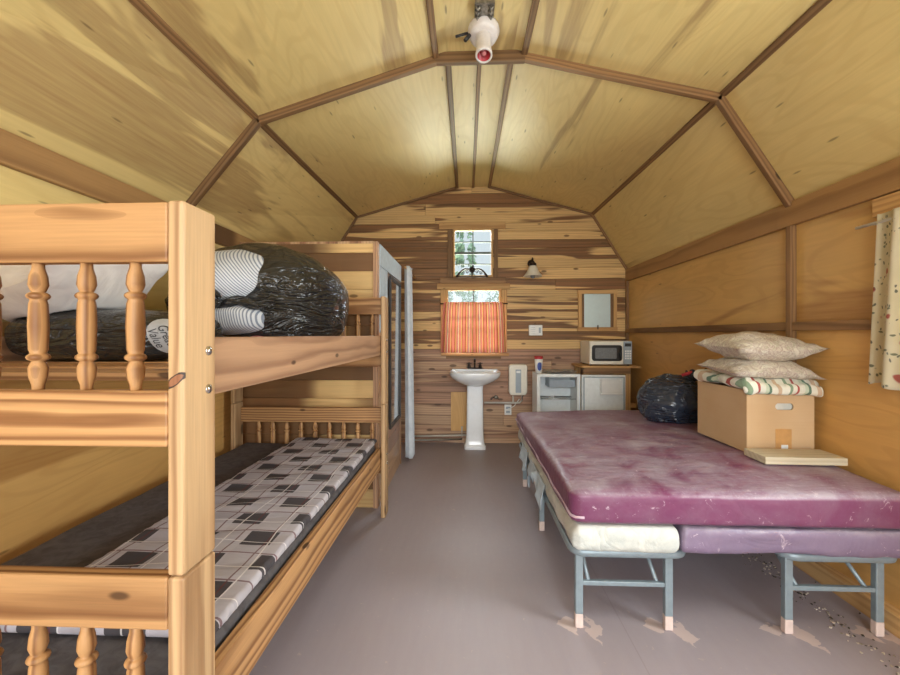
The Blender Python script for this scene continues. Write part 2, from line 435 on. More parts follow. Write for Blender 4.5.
def mat_orange_curtain():
    m, t, b = nt('striped_curtain_cloth'); g = N(t)
    x, y, z = g.sep(g.attr('gc'))
    s = g.math('FRACT', g.math('MULTIPLY', x, 6.5))
    R_ = srgb(142, 50, 44); O_ = srgb(196, 112, 74); Yl = srgb(222, 186, 108); Cm = srgb(230, 208, 176); Br = srgb(116, 66, 48); Sl = srgb(208, 128, 110)
    col = g.ramp(s, [(0, Sl), (.18, O_), (.24, R_), (.30, Yl), (.36, Sl), (.52, Br), (.56, Cm), (.62, O_), (.70, Sl), (.84, Yl), (.9, R_), (.95, O_)], 'CONSTANT')
    g.put(b.inputs['Base Color'], col); b.inputs['Roughness'].default_value = .9
    tr = g.n('ShaderNodeBsdfTranslucent'); g.put(tr.inputs[0], col)
    mx = g.n('ShaderNodeMixShader'); mx.inputs[0].default_value = .14
    t.links.new(b.outputs[0], mx.inputs[1]); t.links.new(tr.outputs[0], mx.inputs[2])
    t.links.new(mx.outputs[0], t.nodes['Material Output'].inputs[0]); return m
M['orange_curtain'] = mat_orange_curtain()

def mat_floral_curtain():
    m, t, b = nt('floral_curtain_cloth'); g = N(t)
    gc = g.attr('gc'); x, y, z = g.sep(gc)
    v = g.comb(g.math('MULTIPLY', x, 1.), g.math('MULTIPLY', y, 1.), 0)
    wob = g.noise(v, 14, 2)
    vv = g.vadd(v, g.vmul(g.comb(wob, wob, 0), (.05, .03, 0)))
    d1 = g.vor(g.vmul(vv, (1.6, 1, 1)), 26); d2 = g.vor(g.vmul(g.vadd(vv, g.comb(.3, .7, 0)), (1, 1.7, 1)), 17)
    d3 = g.vor(g.vadd(vv, g.comb(.9, .2, 0)), 11)
    col = g.mix(g.rng(g.noise(v, 8, 2), .3, .7), srgb(230, 222, 196), srgb(222, 212, 180))
    col = g.mix(g.rng(d1, .16, .22, .85, 0), col, srgb(84, 92, 82))
    col = g.mix(g.rng(d2, .14, .2, .9, 0), col, srgb(112, 118, 92))
    col = g.mix(g.rng(d3, .13, .18, .9, 0), col, srgb(176, 72, 64))
    g.put(b.inputs['Base Color'], col); b.inputs['Roughness'].default_value = .9
    tr = g.n('ShaderNodeBsdfTranslucent'); g.put(tr.inputs[0], col)
    mx = g.n('ShaderNodeMixShader'); mx.inputs[0].default_value = .3
    t.links.new(b.outputs[0], mx.inputs[1]); t.links.new(tr.outputs[0], mx.inputs[2])
    t.links.new(mx.outputs[0], t.nodes['Material Output'].inputs[0]); return m
M['floral'] = mat_floral_curtain()

def mat_burgundy(name, base, dustc, amt, scale=3.0):
    m, t, b = nt(name); g = N(t); p = g.objc()
    nz = g.sep(g.nrm())[2]
    up = g.rng(nz, .2, .85, .18, 1, True)
    n = g.noise(g.vmul(p, (1, .8, 1)), scale, 5, .65, .6)
    streak = g.noise(g.vmul(p, (9, 60, 9)), 1, 3, .7)
    spk = g.noise(p, 70, 3, .7)
    d = g.math('MULTIPLY', up, g.math('ADD', g.math('ADD', g.rng(n, .30, .70, .0, .95), g.math('MULTIPLY_ADD', streak, .9, -.45)), g.rng(spk, .55, .75, 0, .35)), clamp=True)
    d = g.math('MULTIPLY', d, amt)
    col = g.mix(g.noise(p, 2.0, 2), base, tuple(c * .8 for c in base[:3]) + (1,))
    col = g.mix(d, col, dustc)
    sp2 = g.rng(g.noise(p, 20, 5, .75, 1), .62, .70, 0, .75)
    col = g.mix(sp2, col, srgb(212, 196, 204))
    g.put(b.inputs['Base Color'], col)
    g.put(b.inputs['Roughness'], g.math('MULTIPLY_ADD', d, .3, .36))
    w = g.math('ABSOLUTE', g.math('SUBTRACT', g.noise(g.vmul(p, (1, 2.2, 1)), 3.2, 3, .5, 1.6), .5))
    g.put(b.inputs['Normal'], g.bump(g.math('ADD', w, g.math('MULTIPLY', spk, .04)), .35, .03)); return m
M['burgundy'] = mat_burgundy('dusty_burgundy_vinyl', srgb(116, 56, 92), srgb(168, 158, 168), .88, 5.5)
M['purple'] = mat_burgundy('dusty_purple_cloth', srgb(126, 108, 134), srgb(176, 168, 178), .8, 6)

LEGS = [(.50, 1.83), (.89, 1.83), (1.40, 1.83), (1.78, 1.83)]
def mat_floor():
    m, t, b = nt('painted_floor'); g = N(t); p = g.pos(); x, y, z = g.sep(p)
    n = g.noise(p, 1.1, 4, .6, .4); n2 = g.noise(p, 35, 4, .65)
    brush = g.noise(g.vmul(p, (30, 4, 1)), 1, 3, .6)
    col = g.mix(n, srgb(154, 144, 150), srgb(170, 160, 164))
    col = g.mix(g.math('MULTIPLY', brush, .35), col, srgb(142, 130, 136))
    sp = g.vor(p, 9)
    col = g.mix(g.rng(g.noise(p, 26, 3, .6, .5), .68, .73, 0, .6), col, srgb(188, 168, 160))
    # sheet seams
    def seam(v, at_):
        return g.rng(g.math('ABSOLUTE', g.math('SUBTRACT', v, at_)), .0015, .004, .55, 0)
    s = g.math('MULTIPLY', seam(x, .70), .45)
    col = g.mix(s, col, srgb(118, 102, 102))
    # bare, roller-missed patches around the bed's feet
    wx = g.math('MULTIPLY_ADD', g.noise(p, 14, 3, .6), .16, -.08)
    msk = None
    for (lx, ly) in LEGS:
        for dx, dy, sx, sy in ((-.035, .01, 1.0, 1.3), (.06, -.02, 1.5, .75)):
            ex = g.math('MULTIPLY', g.math('ADD', g.math('SUBTRACT', x, lx + dx), wx), sx)
            ey = g.math('MULTIPLY', g.math('SUBTRACT', g.math('SUBTRACT', y, ly + dy), wx), sy)
            d = g.math('ADD', g.math('ABSOLUTE', ex), g.math('ABSOLUTE', ey))
            q = g.rng(d, .060, .066, 1, 0)
            msk = q if msk is None else g.math('MAXIMUM', msk, q)
    col = g.mix(g.math('MULTIPLY', msk, .8), col, srgb(204, 184, 178))
    g.put(b.inputs['Base Color'], col)
    g.put(b.inputs['Roughness'], g.math('MULTIPLY_ADD', n2, .2, .36))
    b.inputs['Specular IOR Level'].default_value = .5
    g.put(b.inputs['Normal'], g.bump(g.math('ADD', n2, g.math('MULTIPLY', brush, .7)), .10, .006)); return m
M['floor'] = mat_floor()

def mat_glass():
    m, t, b = nt('window_glass'); g = N(t)
    tr = g.n('ShaderNodeBsdfTransparent'); gl = g.n('ShaderNodeBsdfGlossy'); gl.inputs['Roughness'].default_value = .02
    tr.inputs[0].default_value = (.94, .97, .97, 1)
    mx = g.n('ShaderNodeMixShader'); mx.inputs[0].default_value = .02
    t.links.new(tr.outputs[0], mx.inputs[1]); t.links.new(gl.outputs[0], mx.inputs[2])
    t.links.new(mx.outputs[0], t.nodes['Material Output'].inputs[0]); return m
M['glass'] = mat_glass()
M['leaf'] = plain('leaf', srgb(170, 200, 176), .6, vary=.3, scale=2)
M['bark'] = plain('bark', srgb(110, 92, 76), .9, vary=.2)
M['grass'] = plain('grass_ground', srgb(150, 172, 116), .9, vary=.2, scale=3)

# ---------------------------------------------------------------- the shell
XL, XR, YB, YF = -1.77, 1.908, 4.88, -2.44
CX = .08; EAVE = 2.07; KN = 1.415; KZ = 2.74; RW = .20; RZ = 3.085
b_ = MB(); b_.box((XL - .1, YF - .1, -.08), (XR + .1, YB + .1, 0)); struct('floor', b_, M['floor'])

# gambrel ceiling: sheets between the ribs, each its own figure
ribs = [YF, 0.0, 2.44, YB + .05]
def prof_at(y):      # the old roof has settled a little towards the middle of the building
    t = max(0, (YB - y) / 2.44)
    t = min(t, 3.0)
    return [(XL, EAVE), (CX - KN + .045 * t, KZ - .105 * t), (CX - RW, RZ - .085 * t), (CX + RW, RZ - .085 * t), (CX + KN, KZ - .030 * t), (XR, EAVE)]
def at_roof(i, y):
    return prof_at(y)[i]
prof = [(XL, EAVE), (CX - KN, KZ), (CX - RW, RZ), (CX + RW, RZ), (CX + KN, KZ), (XR, EAVE)]
cl = MB()
rnv = {(0, 0): .80, (0, 1): .83, (0, 2): .45, (1, 0): .55, (1, 1): .66, (1, 2): .22, (2, 0): .4, (2, 1): .5, (2, 2): .42, (3, 0): .3, (3, 1): .46, (3, 2): .27, (4, 0): .3, (4, 1): .40, (4, 2): .23}
for i in range(5):
    (x0, z0), (x1, z1) = prof[i], prof[i + 1]
    w = math.hypot(x1 - x0, z1 - z0)
    for j in range(3):
        y0, y1 = ribs[j], ribs[j + 1]
        nx, nz = -(z1 - z0) / w, (x1 - x0) / w
        p0, p1 = prof_at(y0), prof_at(y1)
        vs = [(p0[i][0], y0, p0[i][1]), (p1[i][0], y1, p1[i][1]), (p1[i + 1][0], y1, p1[i + 1][1]), (p0[i + 1][0], y0, p0[i + 1][1])]
        top = [(a + nx * .012, y, c + nz * .012) for (a, y, c) in vs]
        gcs = [(y0, i * 3, 0), (y1, i * 3, 0), (y1, i * 3 + w, 0), (y0, i * 3 + w, 0)]
        pass
        fs = [(0, 3, 2, 1), (4, 5, 6, 7), (0, 1, 5, 4), (1, 2, 6, 5), (2, 3, 7, 6), (3, 0, 4, 7)]
        cl.add(vs + top, fs, gcs + gcs, rnv[(i, j)])
struct('ceiling', cl, M['ply_ceil'])

# side walls (the right one has a window opening, out of view but letting the daylight in)
def wall_side(name, x0, x1, opens):
    up = MB()
    def panel(y0, y1, z0, z1, rn, o):
        vs = [(x, y, z) for x in (x0, x1) for y in (y0, y1) for z in (z0, z1)]
        gc = [(v[1] + o, v[2] + o * .37, 0) for v in vs]
        up.add(vs, [(0, 1, 3, 2), (4, 6, 7, 5), (0, 4, 5, 1), (2, 3, 7, 6), (0, 2, 6, 4), (1, 5, 7, 3)], gc, rn)
    return up, panel
WY0, WY1, WZ0, WZ1 = .70, 1.74, 1.12, 1.84     # right window opening
up, panel = wall_side('r', XR, XR + .012, None)
panel(2.44, YB, 1.35, EAVE, .40, 3); panel(WY1, 2.44, 1.35, EAVE, .62, 9); panel(YF, WY0, 1.35, EAVE, .5, 12)
panel(WY0, WY1, WZ1, EAVE, .62, 9); struct('wall_right', up, M['ply_up'])
lo, panel = wall_side('r', XR, XR + .012, None)
panel(2.44, YB, 0, 1.35, .33, 5); panel(WY1, 2.44, 0, 1.35, .50, 8); panel(WY0, WY1, 0, WZ0, .50, 8); panel(YF, WY0, 0, 1.35, .5, 1)
struct('wall_right', lo, M['ply_low'])
lo, panel = wall_side('l', XL - .012, XL, None)
panel(2.44, YB, 0, 1.35, .42, 15); panel(YF, 2.44, 0, 1.35, .46, 18)
struct('wall_left', lo, M['ply_low'])
lo, panel = wall_side('l', XL - .012, XL, None)
panel(2.44, YB, 1.35, EAVE, .35, 23); panel(YF, 2.44, 1.35, EAVE, .44, 27)
struct('wall_left', lo, M['ply_ceil'])

# back wall of horizontal planks round the two windows
U0, U1 = at(453, 229, YB), at(493, 277, YB)        # upper window opening
L0, L1 = at(446, 289, YB), at(501, 352, YB)        # lower window opening
opens = [(U0.x, U1.x, U1.z, U0.z), (L0.x, L1.x, L1.z, L0.z)]
def roof_half(z):          # half width of the gable at height z
    if z <= EAVE: return (XR - XL) / 2
    if z <= KZ: return .004 + KN + ((XR - XL) / 2 - KN) * (KZ - z) / (KZ - EAVE)
    return RW + (KN - RW) * (RZ - z) / (RZ - KZ)
hi, low = MB(), MB()
z = 0.0; row = 0
while z < RZ - .01:
    h = random.choice((.137, .137, .115)) if z < 1.2 else random.choice((.10, .137, .125))
    if z < .02: h = .10
    z1 = min(z + h, RZ)
    xs = [XL, XR]
    spans = [(XL, XR)]
    for (a, c, d, e) in opens:
        ns = []
        for (p, q) in spans:
            if d < z1 - .02 and e > z + .02:
                if a > p: ns.append((p, min(a, q)))
                if c < q: ns.append((max(c, p), q))
            else: ns.append((p, q))
        spans = ns
    for (p, q) in spans:
        cuts = [p]
        x = p + random.uniform(.9, 3.2)
        while x < q - .5:
            cuts.append(x); x += random.uniform(1.6, 3.2)
        cuts.append(q)
        for k in range(len(cuts) - 1):
            rn = random.random(); o = (random.uniform(0, 60), random.uniform(.02, .25), random.uniform(-.06, .06))
            c0, c1 = cuts[k] + .001, cuts[k + 1] - .001
            xl0 = max(c0, CX - roof_half(z)); xr0 = min(c1, CX + roof_half(z))
            xl1 = max(c0, CX - roof_half(z1)); xr1 = min(c1, CX + roof_half(z1))
            if xr1 - xl1 < .005: xl1 = xr1 = (xl1 + xr1) / 2; 
            if xr0 - xl0 < .02: continue
            if xl1 >= xr1: xr1 = xl1 + .004
            dy = random.uniform(0, .003)
            poly = [(xl0, YB + dy, z + .0012), (xr0, YB + dy, z + .0012), (xr1, YB + dy, z1 - .0012), (xl1, YB + dy, z1 - .0012)]
            gl = [(v[0] + o[0], v[2] - z + o[1], o[2]) for v in poly]
            (low if z < 1.13 else hi).prism(poly, (0, .02, 0), rn, gl)
    z = z1; row += 1
for (a, c, d, e) in opens: pass
struct('wall_back', hi, M['plank'], bevel=.0015, seg=1)
struct('wall_back', low, M['plank_low'], bevel=.0015, seg=1)
bk = MB()   # dark felt behind the plank joints, with the window openings left out
ys = (YB + .024, YB + .032)
for (x0, x1, z0, z1) in ((XL, L0.x, 0, 2.07), (L1.x, XR, 0, 2.07), (L0.x, L1.x, 0, L1.z), (L0.x, L1.x, L0.z, U1.z), (L0.x, U0.x, U1.z, 2.07), (U1.x, L1.x, U1.z, 2.07)):
    bk.box((x0, ys[0], z0), (x1, ys[1], z1))
def roof_z(x):
    d = abs(x - CX)
    if d <= RW: return RZ
    if d <= KN: return KZ + (RZ - KZ) * (KN - d) / (KN - RW)
    return EAVE + (KZ - EAVE) * ((XR - XL) / 2 - d) / ((XR - XL) / 2 - KN)
gp = [[(XL, 2.07), (U0.x, 2.07), (U0.x, roof_z(U0.x)), (CX - RW, RZ), (CX - KN, KZ)], [(XR, 2.07), (CX + KN, KZ), (CX + RW, RZ), (U1.x, roof_z(U1.x)), (U1.x, 2.07)],
      [(U0.x, U0.z), (U1.x, U0.z), (U1.x, roof_z(U1.x)), (U0.x, roof_z(U0.x))]]
gp[0] = [(XL, 2.07), (U0.x, 2.07), (U0.x, RZ), (CX - RW, RZ), (CX - KN, KZ)]
gp[1] = [(U1.x, 2.07), (XR, 2.07), (CX + KN, KZ), (CX + RW, RZ), (U1.x, RZ)]
gp[2] = [(U0.x, U0.z), (U1.x, U0.z), (U1.x, RZ), (U0.x, RZ)]
for p_ in gp: bk.prism([(x, ys[0], z) for (x, z) in p_], (0, .008, 0))
struct('wall_back', bk, M['batten'])

# unseen front wall behind the camera, its opening widened to let fill light in
fw = MB()
for (x0, x1, z0, z1) in ((XL, -1.62, 0, 2.07), (1.78, XR, 0, 2.07), (-1.62, 1.78, 2.10, 2.16)):
    fw.box((x0, YF - .02, z0), (x1, YF, z1))
struct('wall_front', fw, M['ply_up'])

# ribs, seams and battens
tn = [0]
def trim(mb, mat='batten', bevel=.003):
    tn[0] += 1
    return struct('trim_%d' % tn[0], mb, M[mat], bevel=bevel, seg=1)
def slope_batten(p, q, y0, y1, depth, inward=(0, -1)):
    """a batten lying on the ceiling between profile points p and q (x, z)"""
    p, q = Vector((p[0], 0, p[1])), Vector((q[0], 0, q[1]))
    d = (q - p).normalized(); n = Vector((d.z, 0, -d.x))
    if n.z > 0: n = -n
    poly = [p + Vector((0, y0, 0)), q + Vector((0, y0, 0)), q + n * depth + Vector((0, y0, 0)), p + n * depth + Vector((0, y0, 0))]
    o = random.uniform(0, 30)
    gl = [(0 + o, .1, 0), ((q - p).length + o, .1, 0), ((q - p).length + o, .1 + depth, 0), (o, .1 + depth, 0)]
    mb = MB(); L_ = len(poly); dv = Vector((0, y1 - y0, 0))
    mb.add(poly + [a + dv for a in poly], [(3, 2, 1, 0), (4, 5, 6, 7)] + [(i, (i + 1) % 4, 4 + (i + 1) % 4, 4 + i) for i in range(4)],
           gl + [(a, b2, .04) for (a, b2, c) in gl], random.random())
    return mb
for yr in (0.0, 2.44):
    for i in (0, 1, 3, 4):
        trim(slope_batten(prof_at(yr)[i], prof_at(yr)[i + 1], yr - .019, yr + .019, .045))
    trim(MB().box((CX - .27, yr - .020, prof_at(yr)[2][1] - .066), (CX + .27, yr + .020, prof_at(yr)[2][1] - .002), 'x'))
def seam_strip(ca, cb, nx, nz, y0, y1, w=.04, d=.022):
    """long batten along the ceiling from (x, z) ca at y0 to cb at y1; n points into the room"""
    n = Vector((nx, 0, nz)).normalized(); s = Vector((n.z, 0, -n.x)); o = random.uniform(0, 30)
    def sec(c, y):
        c = Vector((c[0], y, c[1]))
        return [c - s * w / 2, c + s * w / 2, c + s * w / 2 + n * d, c - s * w / 2 + n * d]
    g1 = [(o, .1, 0), (o, .1 + w, 0), (o, .1 + w, d), (o, .1, d)]
    g2 = [(o + y1 - y0, g[1], g[2]) for g in g1]
    return MB().add(sec(ca, y0) + sec(cb, y1), [(3, 2, 1, 0), (4, 5, 6, 7)] + [(i, (i + 1) % 4, 4 + (i + 1) % 4, 4 + i) for i in range(4)], g1 + g2, random.random())
def roof_pt(x, y):
    p = prof_at(y)
    for i in range(5):
        if p[i][0] <= x <= p[i + 1][0] + 1e-6:
            f = (x - p[i][0]) / (p[i + 1][0] - p[i][0]); return (x, p[i][1] + (p[i + 1][1] - p[i][1]) * f - .003)
for (y0, y1) in ((YF, -.02), (.02, 2.42), (2.46, YB)):
    for s, i in ((-1, 1), (1, 4)):
        trim(seam_strip(prof_at(y0)[i], prof_at(y1)[i], -s * .45, -1, y0, y1, .042, .016))
for (y0, y1, hw) in ((YF, -.02, .27), (.02, 2.42, .265), (2.46, YB, .195)):
    for s in (-1, 1):
        trim(seam_strip(roof_pt(CX + s * hw, y0), roof_pt(CX + s * hw, y1), -s * .14, -1, y0, y1, .036, .02))
trim(seam_strip(roof_pt(CX, 2.46), roof_pt(CX, YB), 0, -1, 2.46, YB, .028, .016))
# eave boards, wall studs and rails
trim(MB().box((XR - .03, YF, 1.935), (XR, YB, 2.075), 'y', .35), 'beam')
trim(MB().box((XL, YF, 1.945), (XL + .03, YB, 2.075), 'y', .35), 'beam')
trim(MB().box((XR - .035, 2.42, .09), (XR, 2.46, 1.935), 'z'))
trim(MB().box((XR - .03, 2.46, 1.325), (XR, YB, 1.375), 'y'))
trim(MB().box((XR - .03, WY1 + .1, 1.325), (XR, 2.42, 1.375), 'y'))
trim(MB().box((XR - .03, YB - .045, .09), (XR, YB - .002, 1.325), 'z'))
trim(MB().box((XR - .03, YB - .045, 1.375), (XR, YB - .002, 1.935), 'z'))
trim(MB().box((XL, 2.42, .09), (XL + .035, 2.46, 1.945), 'z'))
for i in (0, 1, 3, 4):          # strips where the gable meets the ceiling
    p, q = prof[i], prof[i + 1]
    trim(slope_batten(p, q, YB - .03, YB - .003, .024))
struct('baseboard_right', MB().box((XR - .06, 1.2, 0), (XR, YB, .09), 'y', .5), M['sill'], bevel=.003)
struct('baseboard_left', MB().box((XL, .2, 0), (XL + .05, YB, .09), 'y', .4), M['batten'], bevel=.003)

# ---------------------------------------------------------------- windows in the back wall
def window(name, a, c, cols, rows, mid=None):
    """a = upper left, c = lower right corner of the opening"""
    fr = MB(); y0, y1 = YB - .012, YB + .05; w = .022
    fr.box((a.x, y0, c.z), (a.x + w, y1, a.z), 'z'); fr.box((c.x - w, y0, c.z), (c.x, y1, a.z), 'z')
    fr.box((a.x + w, y0, a.z - w), (c.x - w, y1, a.z), 'x'); fr.box((a.x + w, y0, c.z), (c.x - w, y1, c.z + w), 'x')
    o = struct(name, fr, M['trim'], bevel=.002)
    gl = MB().box((a.x + w, YB + .030, c.z + w), (c.x - w, YB + .034, a.z - w)); obj('pane', gl, M['glass'], o)
    mu = MB()
    for i in range(1, cols):
        x = a.x + w + (c.x - a.x - 2 * w) * i / cols
        mu.box((x - .006, YB + .015, c.z + w), (x + .006, YB + .029, a.z - w), 'z')
    for j in range(1, rows):
        zz = c.z + w + (a.z - c.z - 2 * w) * j / rows
        hw = .014 if (mid == j) else .006
        mu.box((a.x + w, YB + .010, zz - hw), (c.x - w, YB + .0285, zz + hw), 'x')
    obj('muntin', mu, M['muntin'], o)
    return o
window('window_1', U0, U1, 2, 4, 2)
window('window_2', L0, L1, 2, 2, 1)
def bboard(x0, y0, x1, y1, ax, mat='trim', t=.022, back=0):
    a, c = at(x0, y0, YB - t), at(x1, y1, YB - t)
    return trim(MB().box((a.x, YB - t - back, c.z), (c.x, YB - .001 - back, a.z), ax), mat)
bboard(439, 222.5, 505.5, 228.5, 'x')
bboard(447.5, 229, 452.5, 277, 'z', 'batten'); bboard(494, 229, 498, 277, 'z', 'batten')
bboard(440, 277.5, 506, 283, 'x', 'batten', .03); bboard(437, 283.5, 510, 289, 'x', 'trim', .026)
bboard(440.5, 289.5, 446, 352, 'z'); bboard(501.5, 289.5, 507, 352, 'z')
bboard(441, 353, 509, 356, 'x', 'trim', .04)
a, c = at(451, 392, YB - .014), at(468.5, 431, YB - .014)
tag(obj('plywood_patch', MB().box((a.x, YB - .014, c.z), (c.x, YB + .001, a.z), 'z', .6), M['ply_low'], bevel=.001),
    'upright pale plywood patch nailed to the wall left of the sink pedestal', 'board')

# orange curtain on the lower window
rodz = at(474, 303.5, 4.80).z
ra, rb = at(440, 304, 4.80), at(508, 304, 4.80)
r_ = MB().tube([(ra.x, 4.815, rodz), (rb.x, 4.815, rodz)], .006, 10)
rod = tag(obj('curtain_rod', r_, M['dark_metal']), 'thin rod carrying the orange striped curtain over the sink', 'curtain rod')
for x in (ra.x + .012, rb.x - .012):
    obj('bracket', MB().box((x - .006, 4.815, rodz - .006), (x + .006, YB - .027, rodz + .006), 'y'), M['dark_metal'], rod)
ca, cb, cz = at(441, 353, 4.80).x, at(506, 353, 4.80).x, at(474, 352.5, 4.80).z
tops = (at(444, 300, 4.8).x, at(503, 300, 4.8).x)
def curt(u, v):
    x = ((tops[0] + (tops[1] - tops[0]) * u) * (1 - v ** .5) + (ca + (cb - ca) * u) * v ** .5)
    f = math.sin(u * 88 + math.sin(u * 9) * 2 + v * .6) * .010 * (.6 + .4 * v) + math.sin(u * 31 + 2) * .006
    zz = rodz + .018 + (cz - rodz - .018) * v
    y = 4.803 + f if v > .06 else 4.803 + f * .6
    return (x, y, zz + (math.sin(u * 40) * .003 if v > .9 else 0))
cm = MB().grid(220, 24, curt, gcf=lambda u, v: (u * .92, v, 0))
oc = tag(obj('window_curtain', cm, M['orange_curtain']), 'short red and orange striped curtain covering the lower window above the sink', 'curtain')

# scroll ornament standing on the ledge in the upper window
t0 = at(472, 277, 4.835)
orn = thing('scroll_ornament', 'dark metal winged scroll ornament on the ledge in front of the upper window', 'ornament', t0)
core = MB()
for k in range(6):
    a = k * math.pi / 3 + .4
    core.lathe([(.004, -.008), (.018, -.004), (.018, .004), (.004, .008)], (t0.x + .022 * math.cos(a), 4.83, t0.z + .085 + .022 * math.sin(a)), 10, 'y')
core.lathe([(.004, -.016), (.02, -.008), (.02, .008), (.004, .012)], (t0.x, 4.83, t0.z + .085), 12, 'y')
obj('rosette', core, M['dark_metal'], orn)
for s in (-1, 1):
    w = MB()
    pts = []
    for i in range(13):
        q = i / 12
        pts.append((t0.x + s * (.02 + .165 * q), 4.832, t0.z + .085 + .045 * math.sin(q * 2.4) - .115 * q ** 1.6 + .0))
    w.tube(pts, [.012 + .012 * math.sin(i / 12 * 3.1) for i in range(13)], 8, rz=.012)
    for (cx_, r0, ph) in ((.06, .024, 0), (.11, .02, 2), (.155, .015, 4)):
        sp = [(t0.x + s * (cx_ + r0 * (1 - i / 22) * math.cos(ph + i * .45)), 4.824, t0.z + .075 - cx_ * .25 + r0 * (1 - i / 22) * math.sin(ph + i * .45)) for i in range(20)]
        w.tube(sp, .005, 6)
    obj('wing', w, M['dark_metal'], orn)
top = MB().lathe([(.003, 0), (.012, .012), (.014, .024), (.004, .045)], (t0.x + .012, 4.83, t0.z + .108), 10)
obj('finial', top, M['dark_metal'], orn)
bs = MB().tube([(t0.x + .19 * (i / 8 - .5) * 1.9, 4.835, t0.z + .006) for i in range(9)], .005, 6)
bs.box((t0.x - .006, 4.829, t0.z + .004), (t0.x + .006, 4.839, t0.z + .07)); obj('base', bs, M['dark_metal'], orn)

# wall lamp
p = at(532.5, 272, 4.78)
lamp = thing('wall_lamp', 'bell-shaped frosted glass wall lamp on a dark bracket right of the upper window', 'lamp', (p.x, YB, p.z))
m = MB().lathe([(.045, -.001), (.045, -.008), (.02, -.018)], (p.x, YB, p.z + .115), 20, 'y'); obj('backplate', m, M['dark_metal'], lamp)
m = MB().tube([(p.x, YB - .015, p.z + .115), (p.x, YB - .05, p.z + .15), (p.x, YB - .10, p.z + .165), (p.x, YB - .125, p.z + .14), (p.x, YB - .125, p.z + .08)], .008, 8)
m.lathe([(.024, .06), (.040, .068), (.040, .096), (.014, .108)], (p.x, YB - .125, p.z), 16); obj('arm', m, M['dark_metal'], lamp)
m = MB().lathe([(.034, .074), (.046, .058), (.060, .022), (.076, -.012), (.104, -.046), (.114, -.054), (.108, -.056), (.068, -.012), (.050, .03), (.030, .062)], (p.x, YB - .125, p.z), 28, cap=False)
obj('lamp_shade', m, M['glass_white'], lamp)
m = MB().lathe([(.004, -.082), (.022, -.072), (.030, -.052), (.022, -.02), (.014, .05)], (p.x, YB - .125, p.z), 14); obj('bulb', m, M['glass_pane_dark'], lamp)

# white box on wall
a, c = at(529, 325, YB - .03), at(542.5, 335.5, YB - .03)
o = tag(obj('wall_box', MB().box((a.x, YB - .034, c.z), (c.x, YB - .001, a.z)), M['white'], bevel=.005), 'small white plastic box on the planks right of the orange curtain', 'switch box')
m = MB()
for i in range(4): m.box((a.x + .015, YB - .0365, c.z + .018 + i * .024), (a.x + .075, YB - .033, c.z + .022 + i * .024))
obj('vent_slot', m, M['grey_panel'], o)
m = MB().box((c.x - .045, YB - .037, c.z + .03), (c.x - .02, YB - .033, a.z - .03)); obj('dial', m, M['grey_panel'], o)
m = MB().tube([(a.x + .05, YB - .012, a.z - .004), (a.x + .07, YB - .012, a.z + .018), (a.x + .085, YB - .01, a.z + .026)], .003, 6); obj('wire', m, M['dark_metal'], o)

# framed mirror
a, c = at(578, 290, YB - .03), at(617.5, 331, YB - .03)
fm = thing('framed_mirror', 'small square mirror in a raw pine frame above the microwave', 'mirror', ((a.x + c.x) / 2, YB, c.z))
w = .045; m = MB()
m.box((a.x, YB - .035, a.z - w), (c.x, YB - .002, a.z), 'x', .8); m.box((a.x, YB - .035, c.z), (c.x, YB - .002, c.z + w), 'x', .7)
m.box((a.x + .006, YB - .034, c.z + w), (a.x + w, YB - .002, a.z - w), 'z', .6); m.box((c.x - w, YB - .034, c.z + w), (c.x - .006, YB - .002, a.z - w), 'z', .6)
obj('frame', m, M['trim'], fm, bevel=.002)
for xs_ in (a.x + w, c.x - w - .03):
    obj('inner_strip', MB().box((xs_, YB - .02, c.z + w), (xs_ + .03, YB - .002, a.z - w), 'z', .2), M['batten'], fm)
obj('mirror_glass', MB().box((a.x + w + .03, YB - .010, c.z + w), (c.x - w - .03, YB - .003, a.z - w)), M['mirror'], fm)
obj('latch', MB().box(((a.x + c.x) / 2 - .005, YB - .042, c.z + .02), ((a.x + c.x) / 2 + .005, YB - .034, c.z + .07)), M['dark_metal'], fm)

# ---------------------------------------------------------------- sink
sx = at(475, 380, 4.6).x
sink = thing('pedestal_sink', 'white ceramic pedestal sink under the orange curtained window', 'sink', (sx, 4.66, 0))
SZ = .885
def basin(u, v):
    th = u * 2 * math.pi
    # v: 0 outer bottom -> outer rim -> inner rim -> bowl bottom
    prof_ = [(.30, -.16), (.46, -.145), (.72, -.11), (.92, -.07), (1.0, -.035), (1.0, -.006), (.985, 0), (.86, 0), (.80, -.012), (.66, -.07), (.40, -.11), (.06, -.125)]
    q = v * (len(prof_) - 1); i = min(int(q), len(prof_) - 2); f = q - i
    k = prof_[i][0] * (1 - f) + prof_[i + 1][0] * f; h = prof_[i][1] * (1 - f) + prof_[i + 1][1] * f
    c_, s_ = math.cos(th), math.sin(th)
    if s_ > 0:
        e = .35
        x = .292 * math.copysign(abs(c_) ** e, c_); y = .205 * abs(s_) ** e
    else:
        x = .292 * math.copysign(abs(c_) ** .65, c_); y = -.25 * abs(s_) ** .85
    yo = 0 if v < .64 else .0
    return (sx + x * k, 4.64 + y * k + (-.03 * (1 - k) if h < -.02 else 0), SZ + h)
m = MB().grid(64, 22, basin, closed_u=True)
obj('basin', m, M['ceramic'], sink, subsurf=1)
m = MB().box((sx - .27, 4.80, SZ - .006), (sx + .27, 4.855, SZ + .012)); obj('back_ledge', m, M['ceramic'], sink, bevel=.006)
